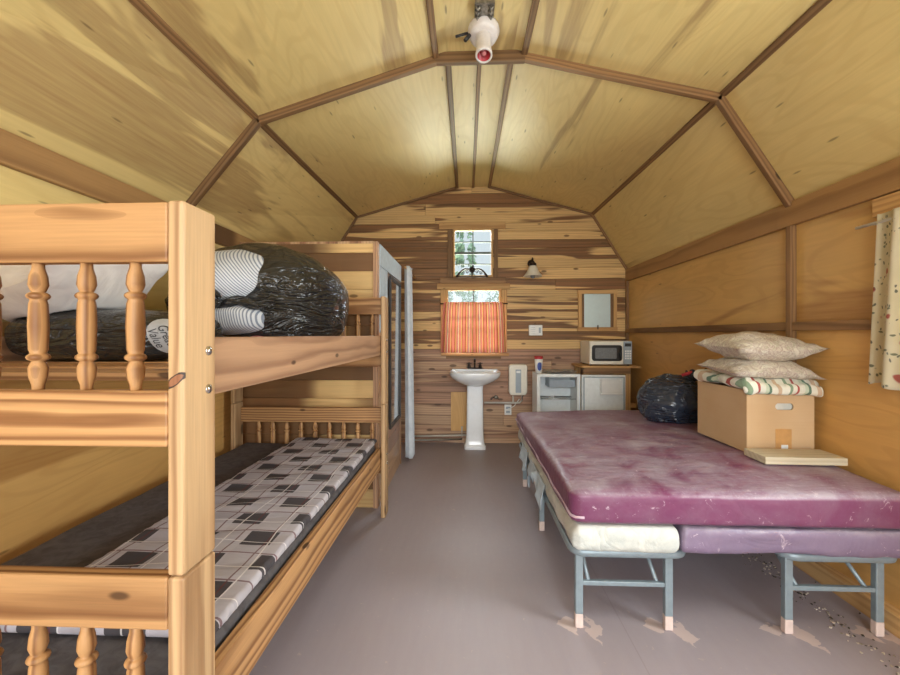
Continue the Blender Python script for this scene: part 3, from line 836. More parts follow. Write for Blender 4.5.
def ped(u, v):
    prof_ = [(.124, 0), (.124, .035), (.116, .05), (.106, .085), (.099, .16), (.095, .40), (.093, .68), (.096, .745)]
    q = v * (len(prof_) - 1); i = min(int(q), len(prof_) - 2); f = q - i
    k = prof_[i][0] * (1 - f) + prof_[i + 1][0] * f; h = prof_[i][1] * (1 - f) + prof_[i + 1][1] * f
    th = u * 2 * math.pi; e = .28
    return (sx + k * math.copysign(abs(math.cos(th)) ** e, math.cos(th)), 4.70 + k * .9 * math.copysign(abs(math.sin(th)) ** e, math.sin(th)), h)
m = MB().grid(40, 28, ped, closed_u=True); obj('pedestal', m, M['ceramic'], sink)
fc = MB().box((sx - .085, 4.79, SZ + .012), (sx + .085, 4.84, SZ + .028))
fc.tube([(sx, 4.815, SZ + .02), (sx, 4.815, SZ + .10), (sx, 4.80, SZ + .125), (sx, 4.76, SZ + .13), (sx, 4.71, SZ + .115), (sx, 4.70, SZ + .10)], .013, 10)
fo = obj('faucet', fc, M['dark_metal'], sink, bevel=.003)
for s in (-1, 1):
    m = MB().lathe([(.022, .028), (.018, .05), (.012, .07), (.014, .085), (.006, .09)], (sx + s * .065, 4.815, SZ), 14)
    m.box((sx + s * .065 - .03, 4.808, SZ + .074), (sx + s * .065 + .03, 4.822, SZ + .084)); obj('tap_handle', m, M['dark_metal'], fo)

# pipes low on the wall, left of the sink and right of it
m = MB()
pa, pb = at(414, 436, 4.84), at(467, 435, 4.84)
m.tube([(pa.x, 4.835, pa.z), (pb.x, 4.835, pb.z)], .011, 10); m.tube([(pa.x, 4.84, pa.z - .05), (pb.x - .06, 4.84, pb.z - .05), (pb.x - .06, 4.84, pb.z + .1)], .011, 10)
tag(obj('water_pipe', m, M['pvc']), 'pair of pale pipes along the bottom of the back wall left of the sink', 'pipe')
pa, pb = at(484, 402.5, 4.84), at(522, 402.5, 4.84)
m = MB().tube([(pa.x, 4.835, pa.z), (pb.x - .03, 4.835, pa.z), (pb.x, 4.835, pa.z + .03), (pb.x, 4.835, at(520, 395, 4.84).z - .01)], .011, 10)
m.tube([(at(513, 400, 4.84).x, 4.835, pa.z), (at(513, 400, 4.84).x, 4.835, at(520, 395, 4.84).z - .01)], .010, 10)
tag(obj('water_pipe', m, M['pvc']), 'cream pipe running from the sink to under the white water heater', 'pipe')
# shut-off valve
p = at(496, 397, 4.80)
va = thing('shutoff_valve', 'small chrome shut-off valve on the wall between sink and water heater', 'valve', (p.x, YB, p.z))
m = MB().lathe([(.012, -.09), (.02, -.075), (.02, -.05), (.014, -.04), (.014, 0)], (p.x, YB - .0, p.z), 14, 'y')
m.tube([(p.x - .06, 4.82, p.z - .03), (p.x - .03, 4.80, p.z), (p.x, 4.80, p.z), (p.x + .03, 4.80, p.z - .02)], .010, 8); obj('valve_body', m, M['chrome'], va)
m = MB().lathe([(.004, -.115), (.024, -.11), (.024, -.098), (.006, -.09)], (p.x, YB, p.z), 16, 'y'); obj('valve_handle', m, M['steel'], va)

# water heater
a, c = at(509, 364.5, 4.79), at(527.5, 395.5, 4.79)
wh = thing('water_heater', 'white tankless water heater on the back wall between sink and fridge', 'water heater', ((a.x + c.x) / 2, YB, c.z))
def hb(u, v):
    pass
m = MB(); n = 12
for (d0, ins) in ((.0, 0),): pass
w_, h_ = c.x - a.x, a.z - c.z
pl = [(0, .04), (.02, 0), (w_ - .02, 0), (w_, .04), (w_, h_ - .02), (w_ - .02, h_), (.02, h_), (0, h_ - .02)]
m.prism([(a.x + x, YB - .085, c.z + z_) for (x, z_) in pl], (0, .083, 0)); obj('body', m, M['cream'], wh, bevel=.012, seg=3)
m = MB().box((a.x + w_ * .36, YB - .090, c.z + .03), (a.x + w_ * .66, YB - .083, a.z - .06)); obj('front_panel', m, M['grey_panel'], wh, bevel=.004)
m = MB().box((a.x + w_ * .40, YB - .092, a.z - .10), (a.x + w_ * .62, YB - .0895, a.z - .075)); obj('indicator', m, M['white'], wh)
# outlet plate with cord
a, c = at(504.5, 404.5, YB - .01), at(511.5, 415, YB - .01)
ol = tag(obj('wall_outlet', MB().box((a.x, YB - .012, c.z), (c.x, YB - .002, a.z)), M['white'], bevel=.003), 'white outlet plate with a cord below the water heater', 'outlet')
m = MB()
for k in (.3, .68): m.box((a.x + .018, YB - .0145, c.z + (a.z - c.z) * k - .014), (c.x - .018, YB - .0115, c.z + (a.z - c.z) * k + .014))
obj('socket', m, M['grey_panel'], ol)
m = MB().tube([(a.x + .04, YB - .016, c.z + .08), (a.x + .06, YB - .05, c.z + .085), (c.x + .03, YB - .04, a.z - .01), (c.x + .09, YB - .035, a.z + .07)], .005, 8); obj('cord', m, M['white'], ol)

# ---------------------------------------------------------------- fridge with its door swung open
FY = 4.40
fa, fb = at(537, 374, FY), at(580.5, 374, FY)
FZ = fa.z
fr = thing('mini_fridge', 'white mini fridge standing open beside the water heater', 'fridge', ((fa.x + fb.x) / 2, 4.62, 0))
m = MB(); t = .035
m.box((fa.x, FY, .03), (fa.x + t, 4.72, FZ)); m.box((fb.x - t, FY, .03), (fb.x, 4.72, FZ))
m.box((fa.x + t, FY, FZ - t), (fb.x - t, 4.72, FZ)); m.box((fa.x + t, FY, .03), (fb.x - t, 4.72, .09)); m.box((fa.x + t, 4.68, .09), (fb.x - t, 4.72, FZ - t))
obj('cabinet', m, M['applwhite'], fr, bevel=.005)
for x in (fa.x + .03, fb.x - .03):
    for y in (FY + .03, 4.68): obj('foot', MB().lathe([(.014, 0), (.014, .032)], (x, y, 0), 10), M['black_plastic'], fr)
m = MB(); ix0, ix1 = fa.x + .14, fb.x - .045
m.box((ix0, FY + .06, FZ - .15), (ix1, 4.67, FZ - .145)); m.box((ix0, FY + .06, FZ - .145), (ix0 + .006, 4.67, FZ - .04)); m.box((ix0 + .006, FY + .055, FZ - .148), (ix1, FY + .062, FZ - .07))
obj('freezer_box', m, M['grey_panel'], fr, bevel=.003)
m = MB()
for i in range(13): m.tube([(fa.x + .05 + i * .028, FY + .05, .60), (fa.x + .05 + i * .028, 4.67, .60)], .003, 6)
for y in (FY + .05, 4.60, 4.66): m.tube([(fa.x + .037, y, .604), (fb.x - .037, y, .604)], .004, 6)
obj('wire_shelf', m, M['chrome'], fr)
m = MB()
for i in range(13): m.tube([(fa.x + .05 + i * .028, FY + .05, .36), (fa.x + .05 + i * .028, 4.67, .36)], .003, 6)
for y in (FY + .05, 4.60, 4.66): m.tube([(fa.x + .037, y, .364), (fb.x - .037, y, .364)], .004, 6)
obj('wire_shelf', m, M['chrome'], fr)
da, db = at(582, 375, FY - .04), at(625.5, 375, FY - .04)
m = MB(); m.box((da.x, FY - .045, .05), (db.x, FY - .003, FZ - .004))
dr = obj('door', m, M['applwhite'], fr, bevel=.006)
m = MB(); g_ = .012                                  # magnetic gasket round the lining
m.box((da.x + .012, FY - .055, .07), (da.x + .024, FY - .044, FZ - .02)); m.box((db.x - .024, FY - .055, .07), (db.x - .012, FY - .044, FZ - .02))
m.box((da.x + .024, FY - .055, FZ - .032), (db.x - .024, FY - .044, FZ - .02)); m.box((da.x + .024, FY - .055, .07), (db.x - .024, FY - .044, .082))
obj('gasket', m, M['grey_panel'], dr, bevel=.003)
m = MB(); w_ = db.x - da.x
m.box((da.x + w_ * .40, FY - .11, FZ - .20), (da.x + w_ * .86, FY - .105, FZ - .05)); m.box((da.x + w_ * .40, FY - .105, FZ - .205), (da.x + w_ * .86, FY - .046, FZ - .198))
m.box((da.x + w_ * .40, FY - .105, FZ - .198), (da.x + w_ * .40 + .006, FY - .046, FZ - .05)); m.box((da.x + w_ * .86 - .006, FY - .105, FZ - .198), (da.x + w_ * .86, FY - .046, FZ - .05))
m.box((da.x + w_ * .40 - .01, FY - .112, FZ - .206), (da.x + w_ * .86 + .01, FY - .104, FZ - .190)); obj('door_bin', m, M['white'], dr, bevel=.003)
m = MB().box((da.x + .06, FY - .11, .12), (db.x - .06, FY - .105, .26)); m.box((da.x + .06, FY - .105, .12), (db.x - .06, FY - .046, .127)); obj('bottle_shelf', m, M['white'], dr, bevel=.003)

# cup and foil on the fridge
p = at(534.2, 372, 4.50)
cu = thing('paper_cup', 'white paper cup with red rim and blue print on the fridge corner', 'cup', (fa.x + .035, 4.50, FZ))
cxp = fa.x + .035
obj('cup_body', MB().lathe([(.034, 0), (.047, .180), (.044, .180), (.032, .004)], (cxp, 4.50, FZ + .001), 28, cap=True), M['white'], cu)
obj('rim_band', MB().lathe([(.0455, .155), (.0485, .185), (.0455, .186), (.043, .157)], (cxp, 4.50, FZ + .001), 28, cap=False), M['red'], cu)
def patch(u, v):
    th = -math.pi / 2 + (u - .5) * 1.3; zz = .03 + .09 * v; r = .034 + .013 * zz / .180 + .001
    k = math.sqrt(max(0, 1 - (2 * v - 1) ** 2)); th = -math.pi / 2 + .1 + (u - .5) * 1.25 * (.35 + .65 * k)
    return (cxp + r * math.cos(th), 4.50 + r * math.sin(th), FZ + .001 + zz)
obj('print', MB().grid(10, 10, patch), M['blue'], cu)
def foil(u, v):
    x = fa.x + .10 + .33 * u; y = 4.42 + .27 * v
    h = noise.noise(Vector((x * 22, y * 22, 1))) * .016 + abs(noise.noise(Vector((x * 50, y * 50, 4)))) * .012
    return (x, y, FZ + .022 + h)
tag(obj('foil_sheet', MB().grid(40, 40, foil, smooth=False), M['foil'], solid=.001), 'crumpled silver foil sheet lying on top of the open fridge', 'foil')
# ---------------------------------------------------------------- stand and microwave
SY0, SY1 = 4.42, 4.86
st = thing('wooden_stand', 'rough wooden stand holding the microwave in the back corner', 'table', (1.57, 4.64, 0))
zt = .965; x0, x1 = at(582, 366, SY0).x, 1.870
obj('top', MB().box((x0, SY0, zt - .022), (x1, SY1, zt), 'x', .4), M['trim'], st, bevel=.002)
obj('apron', MB().box((x0 + .02, SY0 + .02, zt - .085), (x1 - .10, SY0 + .045, zt - .024), 'x', .3), M['batten'], st, bevel=.002)
lx = at(626.5, 390, SY0).x
for (x, y) in ((lx, SY0 + .045), (lx, SY1 - .06), (x0 + .03, SY1 - .06), (x0 + .03, SY0 + .045)):
    obj('leg', MB().box((x, y, 0), (x + .062, y + .04, zt - .023), 'z', .8), M['trim'], st, bevel=.002)
obj('stretcher', MB().box((lx - .04, SY0 + .09, .505), (1.850, SY0 + .13, .55), 'x', .6), M['trim'], st, bevel=.002)
# microwave
ma, mb_ = at(590, 341, 4.47), at(632.5, 363, 4.47)
mz0 = zt + .012; mz1 = at(610, 341, 4.47).z
mw = thing('microwave', 'cream microwave oven with black door on the wooden stand', 'microwave', ((ma.x + mb_.x) / 2, 4.66, zt))
x0, x1 = ma.x, mb_.x
obj('body', MB().box((x0, 4.49, mz0), (x1, 4.845, mz1)), M['cream'], mw, bevel=.008)
xm = x0 + (x1 - x0) * .79
obj('door', MB().box((x0 + .003, 4.472, mz0 + .004), (xm, 4.490, mz1 - .004)), M['cream'], mw, bevel=.005)
def rr(xa, xb, za, zb, y0, y1, r=.03, waist=0):
    m = MB(); pts = []
    for (cx_, cz_, a0) in ((xb - r, zb - r, 0), (xa + r, zb - r, 90), (xa + r, za + r, 180), (xb - r, za + r, 270)):
        for k in range(6):
            q = R(a0 + k * 18); pts.append((cx_ + r * math.cos(q), y0, cz_ + r * math.sin(q)))
    if waist:
        zc_ = (za + zb) / 2
        pts.insert(0, (xb - waist, y0, zc_)) if False else None
    return m.prism(pts, (0, y1 - y0, 0))
dk = obj('door_surround', rr(x0 + .02, xm - .015, mz0 + .04, mz1 - .045, 4.4675, 4.4725), M['black_plastic'], mw)
obj('door_window', rr(x0 + .055, xm - .075, mz0 + .065, mz1 - .075, 4.465, 4.4680, .012), M['glass_pane_dark'], dk)
m = MB().tube([(xm - .03, 4.462, mz0 + .05), (xm - .045, 4.455, (mz0 + mz1) / 2), (xm - .03, 4.462, mz1 - .055)], .008, 8); obj('handle', m, M['black_plastic'], mw)
cp = obj('control_panel', MB().box((xm + .004, 4.472, mz0 + .004), (x1 - .003, 4.4895, mz1 - .004)), M['grey_panel'], mw, bevel=.004)
m = MB().box((xm + .015, 4.4705, mz1 - .06), (x1 - .015, 4.4725, mz1 - .025)); obj('display', m, M['black_plastic'], cp)
m = MB()
for i in range(3):
    for j in range(4): m.box((xm + .016 + i * .024, 4.4695, mz0 + .06 + j * .026), (xm + .033 + i * .024, 4.4725, mz0 + .078 + j * .026))
obj('keypad', m, M['white'], cp)
for x in (x0 + .03, x1 - .03):
    for y in (4.52, 4.82): obj('foot', MB().lathe([(.012, 0), (.012, .014)], (x, y, zt), 10), M['black_plastic'], mw)

# ---------------------------------------------------------------- closet, its tall mirror and curtain
KX, KY0, KY1, KT = -.67, 3.02, 4.10, 1.99
cs = thing('closet', 'plank-sided closet built out from the left wall behind the bunk bed', 'closet', (-1.2, 3.5, 0))
m = MB(); z = 0
while z < KT - .02:
    z1 = min(z + .137, KT)
    m.box((XL + .04, KY0, z + .001), (KX - .03, KY0 + .02, z1 - .001), 'x'); z = z1
obj('front_panel', m, M['plank'], cs, bevel=.0015, seg=1)
M['plank_side'] = wood('varnished_side_plank', srgb(196, 160, 122), srgb(160, 118, 84), 40, .5, heart=srgb(150, 106, 76), heart_amt=.02, knots=.12, rough=.3, tone=.25, gloss=.7)
m = MB(); z = 0
while z < KT - .02:
    z1 = min(z + .137, KT)
    m.box((KX - .02, KY0 + .05, z + .001), (KX, KY1 - .04, z1 - .001), 'y'); z = z1
obj('side_panel', m, M['plank_side'], cs, bevel=.0015, seg=1)
for (y0, y1) in ((KY0 - .012, KY0 + .048), (KY1 - .038, KY1)):
    obj('corner_trim', MB().box((KX - .03, y0, 0), (KX + .006, y1, KT + .012), 'z'), M['pine_rail'], cs, bevel=.003)
obj('top_board', MB().box((XL + .04, KY0 + .005, KT), (KX - .032, KY1, KT + .018), 'y'), M['plank_side'], cs)
obj('return_panel', MB().box((XL + .04, KY1 - .02, .001), (KX - .031, KY1, KT - .001), 'x'), M['plank_low'], cs)
# pale boards on the closet side, glare painted into their colour
obj('top_rail', MB().box((KX + .0005, KY0 + .05, KT - .16), (KX + .014, KY1 - .04, KT + .004), 'y', .7), M['rag_and_glare'], cs, bevel=.002)
obj('glare_board', MB().box((KX + .0005, KY0 + .05, 1.32), (KX + .012, KY0 + .34, KT - .164), 'z', .7), M['rag_and_glare'], cs, bevel=.002)
tm = thing('tall_mirror', 'tall narrow black-framed mirror on the aisle side of the closet', 'mirror', (KX, 3.68, .50))
y0, y1, z0, z1 = 3.40, 3.93, .50, 1.80
m = MB(); w = .03
m.box((KX + .014, y0, z0), (KX + .032, y0 + w, z1)); m.box((KX + .014, y1 - w, z0), (KX + .032, y1, z1)); m.box((KX + .014, y0 + w, z0), (KX + .032, y1 - w, z0 + w)); m.box((KX + .014, y0 + w, z1 - w), (KX + .032, y1 - w, z1))
obj('frame', m, M['black_frame'], tm, bevel=.002)
obj('mirror_glass', MB().box((KX + .015, y0 + w, z0 + w), (KX + .022, y1 - w, z1 - w)), M['mirror_dark'], tm)
rz_ = 1.985
rd = tag(obj('curtain_rod', MB().tube([(KX + .05, KY1 - .03, rz_), (KX + .05, YB - .004, rz_)], .010, 10), M['trim']), 'wooden rod running from the closet corner to the back wall', 'curtain rod')
def shc(u, v):
    y = 4.10 + .26 * u * (1 - .25 * v) + .02 * v
    f = math.sin(u * 6 * math.pi) * (.030 + .012 * v)
    x = KX + .06 + f + .02 * v
    return (x, y, rz_ + .02 - (rz_ + .02 - .035) * v)
tag(obj('shower_curtain', MB().grid(90, 30, shc), M['shower'], solid=.002), 'long pale grey curtain bunched at the end of the closet', 'curtain')

# ---------------------------------------------------------------- bunk bed
BX1, BX0 = -.575, -1.70; PT = .034; BY0, BY1 = .80, 2.96; PD = .108
bb = thing('bunk_bed', 'pine bunk bed with turned spindles along the left wall', 'bunk bed', ((BX0 + BX1) / 2, (BY0 + BY1) / 2, 0))
JZ, TZ = .807, 1.575
for (x0, x1) in ((BX1 - PT, BX1), (BX0, BX0 + PT)):
    for (y0, y1) in ((BY0, BY0 + PD), (BY1 - PD, BY1)):
        for (z0, z1) in ((0, JZ - .0015), (JZ + .0015, TZ)):
            po = obj('post', MB().box((x0, y0, z0), (x1, y1, z1), 'z'), M['pine_post_knotty' if (x1 == BX1 and y0 == BY0 and z0 > .5) else 'pine_post'], bb, bevel=.006)
            if x1 == BX1:
                for zb in ((1.265, 1.18) if z0 > .5 else (.445, .375)):
                    yb = y1 - .028 if y0 < 1 else y0 + .05
                    obj('bolt', MB().lathe([(.011, 0), (.010, .004), (.004, .007)], (BX1 - .001, yb, zb), 12, 'x'), M['chrome'], po)
# a dark knot on the near post
for (y0, y1, ypos) in ((BY0 + .001, BY0 + .035, 0), (BY1 - .035, BY1 - .001, 1)):
    dz_ = -.036 if ypos else 0
    for (z0, z1, nm) in ((1.45, 1.572, 'top_rail'), (1.07, 1.185, 'middle_rail'), (.696 + dz_, .805 + dz_, 'top_rail'), (.29, .405, 'bottom_rail')):
        obj(nm, MB().box((BX0 + PT, y0, z0), (BX1 - PT, y1, z1), 'x'), M['pine'], bb, bevel=.005)
def spindle(z0, z1):
    h = z1 - z0; P = [(.0, .013), (.04, .0135), (.10, .019), (.17, .021), (.215, .016), (.226, .0135), (.232, .018), (.243, .0228), (.258, .0248), (.273, .0228), (.284, .018), (.290, .0168), (.32, .0195), (.5, .0215), (.68, .0195), (.710, .0168), (.716, .018), (.727, .0228), (.742, .0248), (.757, .0228), (.768, .018), (.774, .0135), (.785, .016), (.83, .021), (.90, .019), (.96, .0135), (1, .013)]
    return [(r * .80, z0 + h * q) for (q, r) in P]
first = {}
for y in (BY0 + .018, BY1 - .018):
    for (z0, z1) in ((1.185, 1.45), (.405, .696 if y < 1 else .660)):
        for k in range(9):
            x = -.690 - k * .106
            key = (z0, z1)
            if key not in first:
                m = MB().lathe([(r, q) for (r, q) in spindle(0, z1 - z0)], (0, 0, 0), 20)
                o = obj('spindle', m, M['pine'], None); o.parent = bb; first[key] = o
            else:
                o = first[key].copy(); COL.objects.link(o); o.parent = bb
            o.location = Vector((x, y, z0)) - wl(bb); o.rotation_euler.z = k * 1.3
for (z0, z1) in ((1.155, 1.295), (.340, .485)):
    for x in (BX1 - PT - .004 - .034, BX0 + PT + .004):
        obj('side_rail', MB().box((x, BY0 + .092, z0), (x + .034, BY1 - .037, z1), 'y'), M['pine_rail'] if z0 > 1 else M['pine'], bb, bevel=.004)
    for x in (BX1 - PT - .004 - .034 - .032, BX0 + PT + .038):
        obj('cleat', MB().box((x, BY0 + .10, z0 + .005), (x + .0315, BY1 - .06, z0 + .032), 'y'), M['pine'], bb)
    for k in range(10):
        y = BY0 + .16 + k * .195
        obj('slat', MB().box((BX0 + PT + .040, y, z0 + .0325), (BX1 - PT - .040, y + (.13), z0 + .052), 'x'), M['pine'], bb, bevel=.002)
SL_LO, SL_UP = .340 + .052, 1.155 + .052

# rounded slabs for mattresses
def rbox(lo, hi, r, n, disp=None, ax='y', rz=None):
    m = MB(); c = [(lo[i] + hi[i]) / 2 for i in range(3)]; s = [(hi[i] - lo[i]) / 2 for i in range(3)]
    rr_ = (r, r, rz or r)
    idx = {}; vs = []; fs = []
    def vert(q):
        key = tuple(round(v, 5) for v in q)
        if key in idx: return idx[key]
        inn = [max(-(s[i] - rr_[i]), min(s[i] - rr_[i], q[i])) for i in range(3)]
        d = Vector([(q[i] - inn[i]) / rr_[i] for i in range(3)])
        if d.length > 1e-6:
            d.normalize()
            p = Vector([c[i] + inn[i] + d[i] * rr_[i] for i in range(3)])
        else: p = Vector([c[i] + q[i] for i in range(3)])
        idx[key] = len(vs); vs.append(p); return idx[key]
    for axis in range(3):
        a, b2 = [i for i in range(3) if i != axis]
        for sg in (-1, 1):
            def coord(i, k):   # denser rings inside the rounded rim
                e = [-1.0] + [-1 + (rr_[i] / s[i]) * t for t in (.25, .5, .75)] 
                inner = max(1, n[i])
                mid = [-1 + rr_[i] / s[i] + (2 - 2 * rr_[i] / s[i]) * t / inner for t in range(inner + 1)]
                e2 = [-v for v in e][::-1]
                return (e + mid + e2)
            A, B2 = coord(a, 0), coord(b2, 0)
            for i in range(len(A) - 1):
                for j in range(len(B2) - 1):
                    qd = []
                    for (p, q) in ((A[i], B2[j]), (A[i + 1], B2[j]), (A[i + 1], B2[j + 1]), (A[i], B2[j + 1])):
                        w = [0, 0, 0]; w[axis] = sg * s[axis]; w[a] = p * s[a]; w[b2] = q * s[b2]
                        qd.append(vert(w))
                    flip = (sg > 0) != (axis == 1)
                    fs.append(tuple(qd) if flip else tuple(qd[::-1]))
    if disp: vs = [disp(Vector(v), [(v[i] - c[i]) / s[i] for i in range(3)]) for v in vs]
    m.add(vs, fs, None, .5, True)
    return m
def nz3(p, k, o=0): return noise.noise(Vector((p[0] * k + o, p[1] * k, p[2] * k)))
# charcoal mattress, plaid pad
MZ = .515
def d1(v, q):
    if q[2] > 0: v.z += .008 * nz3(v, 3) + .004 * nz3(v, 9)
    return v
mt = tag(obj('bunk_mattress', rbox((BX0 + PT + .045, BY0 + .055, SL_LO + .001), (BX1 - PT - .05, BY1 - .05, MZ), .03, (16, 40, 3), d1), M['charcoal']),
    'thin charcoal mattress on the lower bunk', 'mattress')
def d2(v, q):
    g = .010 * math.sin(v.y * 40.5) * math.sin(v.x * 18) if q[2] > .2 else 0
    if q[2] > 0: v.z += g * .35 + .006 * nz3(v, 5)
    if q[2] > -.5 and abs(q[0]) > .97: v.x += .004 * math.sin(v.y * 120)
    return v
pd = rbox((-1.235, 1.0, MZ + .008), (-.645, BY1 - .065, MZ + .042), .015, (24, 80, 2), d2)
tag(obj('mattress_pad', pd, M['plaid']), 'grey plaid quilted pad with dark checks on the lower bunk mattress', 'mattress pad')

def conform(mb, below, eps=.003):
    bt = below if isinstance(below, BVHTree) else BVHTree.FromPolygons([Vector(v) for v in below.v], below.f)
    out = []
    for p in mb.v:
        h = bt.ray_cast(Vector((p[0], p[1], 5)), Vector((0, 0, -1)))
        out.append((p[0], p[1], max(p[2], h[0].z + eps)) if h[0] and h[0].z + eps > p[2] and p[2] > h[0].z - .14 else tuple(p))
    mb.v = out
    return mb
# ---------------------------------------------------------------- things on the upper bunk
def blob(c, r, n=(64, 40), floor=None, wr=.06, k=5, seed=0, e=2.3, gather=None, top=None):
    """soft sack: superellipsoid with folds, flattened on what it rests on"""
    def fn(u, v):
        th = u * 2 * math.pi; ph = (v - .5) * math.pi
        cp_ = abs(math.cos(ph)) ** (2 / e); sp_ = math.copysign(abs(math.sin(ph)) ** (2 / e), math.sin(ph))
        d = Vector((math.copysign(abs(math.cos(th)) ** (2 / e), math.cos(th)) * cp_, math.copysign(abs(math.sin(th)) ** (2 / e), math.sin(th)) * cp_, sp_))
        p = Vector((d.x * r[0], d.y * r[1], d.z * r[2]))
        q = p * 1.0 + Vector((seed, seed * 2, 0))
        rid = 1 - 2 * abs(nz3(q, k)); rid2 = 1 - 2 * abs(nz3(q, k * 2.3, 4)); 
        s = 1 + wr * (rid - .5) + wr * .5 * (rid2 - .5) + wr * .8 * nz3(q, 2.2, 7)
        p = Vector(c) + p * s
        if gather: p = gather(p, d)
        if floor is not None and p.z < floor + .004: p.z = floor + .004 + .0008 * abs(d.z)
        return p
    m = MB().grid(n[0], n[1], fn, closed_u=True)
    return m
SU = SL_UP
nb_m = blob((-1.33, 1.53, SU + .085), (.35, .22, .105), (100, 50), SU, .05, 4, 3, 2.8)
nb = tag(obj('trash_bag', nb_m, M['bag']), 'flattened black trash bag lying under the white pillow on the upper bunk', 'bag')
bvh = BVHTree.FromPolygons([Vector(v) for v in nb_m.v], nb_m.f)
def on_bag(x, z, off=.004):
    h = bvh.ray_cast(Vector((x, .5, z)), Vector((0, 1, 0)))
    return Vector((x, (h[0].y if h[0] else 1.32) - off, z))
lx, lz = at(155.5, 336, 1.33).x, at(155.5, 336, 1.33).z
def oval(u, v):
    a = u * 2 * math.pi; q = Vector((.033 * v * math.cos(a), .062 * v * math.sin(a)))
    ca_, sa_ = math.cos(R(14)), math.sin(R(14))
    return on_bag(lx + q.x * ca_ - q.y * sa_ * -1 * .0 - q.y * sa_, lz + q.x * sa_ + q.y * ca_)
M['logo'] = plain('printed_grey', srgb(168, 168, 170), .35, vary=.04)
lab = obj('printed_logo', MB().grid(28, 6, oval, closed_u=True), M['logo'], nb)
def text_mesh(body, size):
    cu_ = bpy.data.curves.new('txt', 'FONT'); cu_.body = body; cu_.size = size; cu_.align_x = 'CENTER'; cu_.align_y = 'CENTER'; cu_.shear = .2
    to = bpy.data.objects.new('txt', cu_); COL.objects.link(to)
    bpy.context.view_layer.update()
    me = bpy.data.meshes.new_from_object(to.evaluated_get(bpy.context.evaluated_depsgraph_get()))
    vs = [tuple(v.co) for v in me.vertices]; fs = [tuple(p.vertices) for p in me.polygons]
    bpy.data.objects.remove(to); bpy.data.curves.remove(cu_); bpy.data.meshes.remove(me)
    return vs, fs
tm_ = MB()
for body, off in (('Great', (.010, .004)), ('Value', (-.014, -.006))):
    vs, fs = text_mesh(body, .031)
    ang = R(-72); ca_, sa_ = math.cos(ang), math.sin(ang)
    out = []
    for (x, y, z_) in vs:
        xr, yr = x * ca_ - y * sa_, x * sa_ + y * ca_
        out.append(on_bag(lx + .0 + xr - off[0] * 0 + (off[0]) , lz + yr + off[1], .0075))
    tm_.add(out, fs)
obj('lettering', tm_, M['black_plastic'], lab)

def pillow(c, sx_, sy_, h, rot=(0, 0, 0), seed=0, corner=.06, n=44, bend=None, pw=.62, wr=.012):
    m = MB(); mat_ = Euler(rot).to_matrix()
    for sg in (1, -1):
        def fn(u, v):
            a, b2 = 2 * u - 1, 2 * v - 1
            x = sx_ * a * (1 - corner * (1 - b2 * b2) * abs(a)); y = sy_ * b2 * (1 - corner * (1 - a * a) * abs(b2))
            t_ = ((1 - a ** 2) * (1 - b2 ** 2)); t_ = max(0, t_) ** pw
            edge = min(1, t_ * 4)
            z_ = sg * h * t_
            w = wr * edge * (nz3((x * 1.0, y * 1.0, sg * 3), 9, seed) + .6 * (abs(nz3((x, y, sg), 16, seed + 3)) - .3))
            # radiating tension creases towards the corners
            w += wr * .5 * edge * math.sin((a * b2) * 16 + seed) * abs(a * b2)
            z_ += w + .010 * nz3((x, y, 0), 4, seed + 9)
            p = Vector((x, y, z_))
            if bend: p = bend(p, a, b2)
            return Vector(c) + mat_ @ p
        gf = lambda u, v: ((2 * u - 1) * sx_, (2 * v - 1) * sy_, 0)
        g = MB().grid(n, n, fn, gcf=gf)
        if sg < 0: g.f = [f[::-1] for f in g.f]
        m.add(g.v, g.f, g.gc, .5, True)
    return m
def lift(p, a, b2):
    p.z += .07 * max(0, a) ** 2 - .02 * max(0, -a) * 0
    return p
wpm = conform(pillow((-1.54, 1.50, SU + .275), .265, .24, .155, (R(8), R(-4), R(-6)), 4, .05, bend=lift), nb_m)
tag(obj('pillow', wpm, M['pillow_white']),
    'white pillow on top of the flattened black bag behind the bunk spindles', 'pillow')

# big split bag and the ticking pillow coming out of it
BC = (-1.15, 2.27, SU + .25)
def gth(p, d):
    # torn mouth: pull back the side that faces the bed's foot so the pillow shows
    return p
bigm = blob(BC, (.46, .44, .345), (120, 70), SU, .035, 3, 11, 2.1)
big = tag(obj('trash_bag', bigm, M['bag']), 'big bulging black trash bag split open over striped bedding on the upper bunk', 'bag')
bv2 = BVHTree.FromPolygons([Vector(v) for v in bigm.v], bigm.f)
def front(x, z, off):
    h = bv2.ray_cast(Vector((x, .4, z)), Vector((0, 1, 0)))
    return Vector((x, (h[0].y if h[0] else 2.15) - off, z))
def tick(c, rx, rz, bulge, seed):
    def fn(u, v):
        a = u * 2 * math.pi; k = math.sin(v * math.pi / 2)
        wob = 1 + .10 * nz3((math.cos(a), math.sin(a), seed), 1.6)
        x = c[0] + rx * k * wob * math.copysign(abs(math.cos(a)) ** .8, math.cos(a)); z_ = c[1] + rz * k * wob * math.copysign(abs(math.sin(a)) ** .8, math.sin(a))
        f = front(x, z_, 0)
        y = f.y - bulge * (1 - k ** 4) + .015
        y += .012 * nz3((x, y, z_), 7, seed)
        return Vector((x, y, z_))
    g_ = MB().grid(56, 20, fn, closed_u=True)
    a_ = .75 if seed == 2 else .1
    g_.gc = [((p[0] * math.cos(a_) + p[2] * math.sin(a_)) + .02 * nz3(p, 5), p[1], 0) for p in g_.v]
    return g_
tx = at(236, 272, 1.80)
tk = tag(obj('striped_pillow', tick((-1.20, 1.585), .23, .150, .10, 2), M['ticking']), 'blue and white ticking pillow bulging out of the big split black bag', 'pillow')
obj('lower_fold', tick((-1.10, 1.375), .15, .075, .09, 6), M['ticking'], tk)
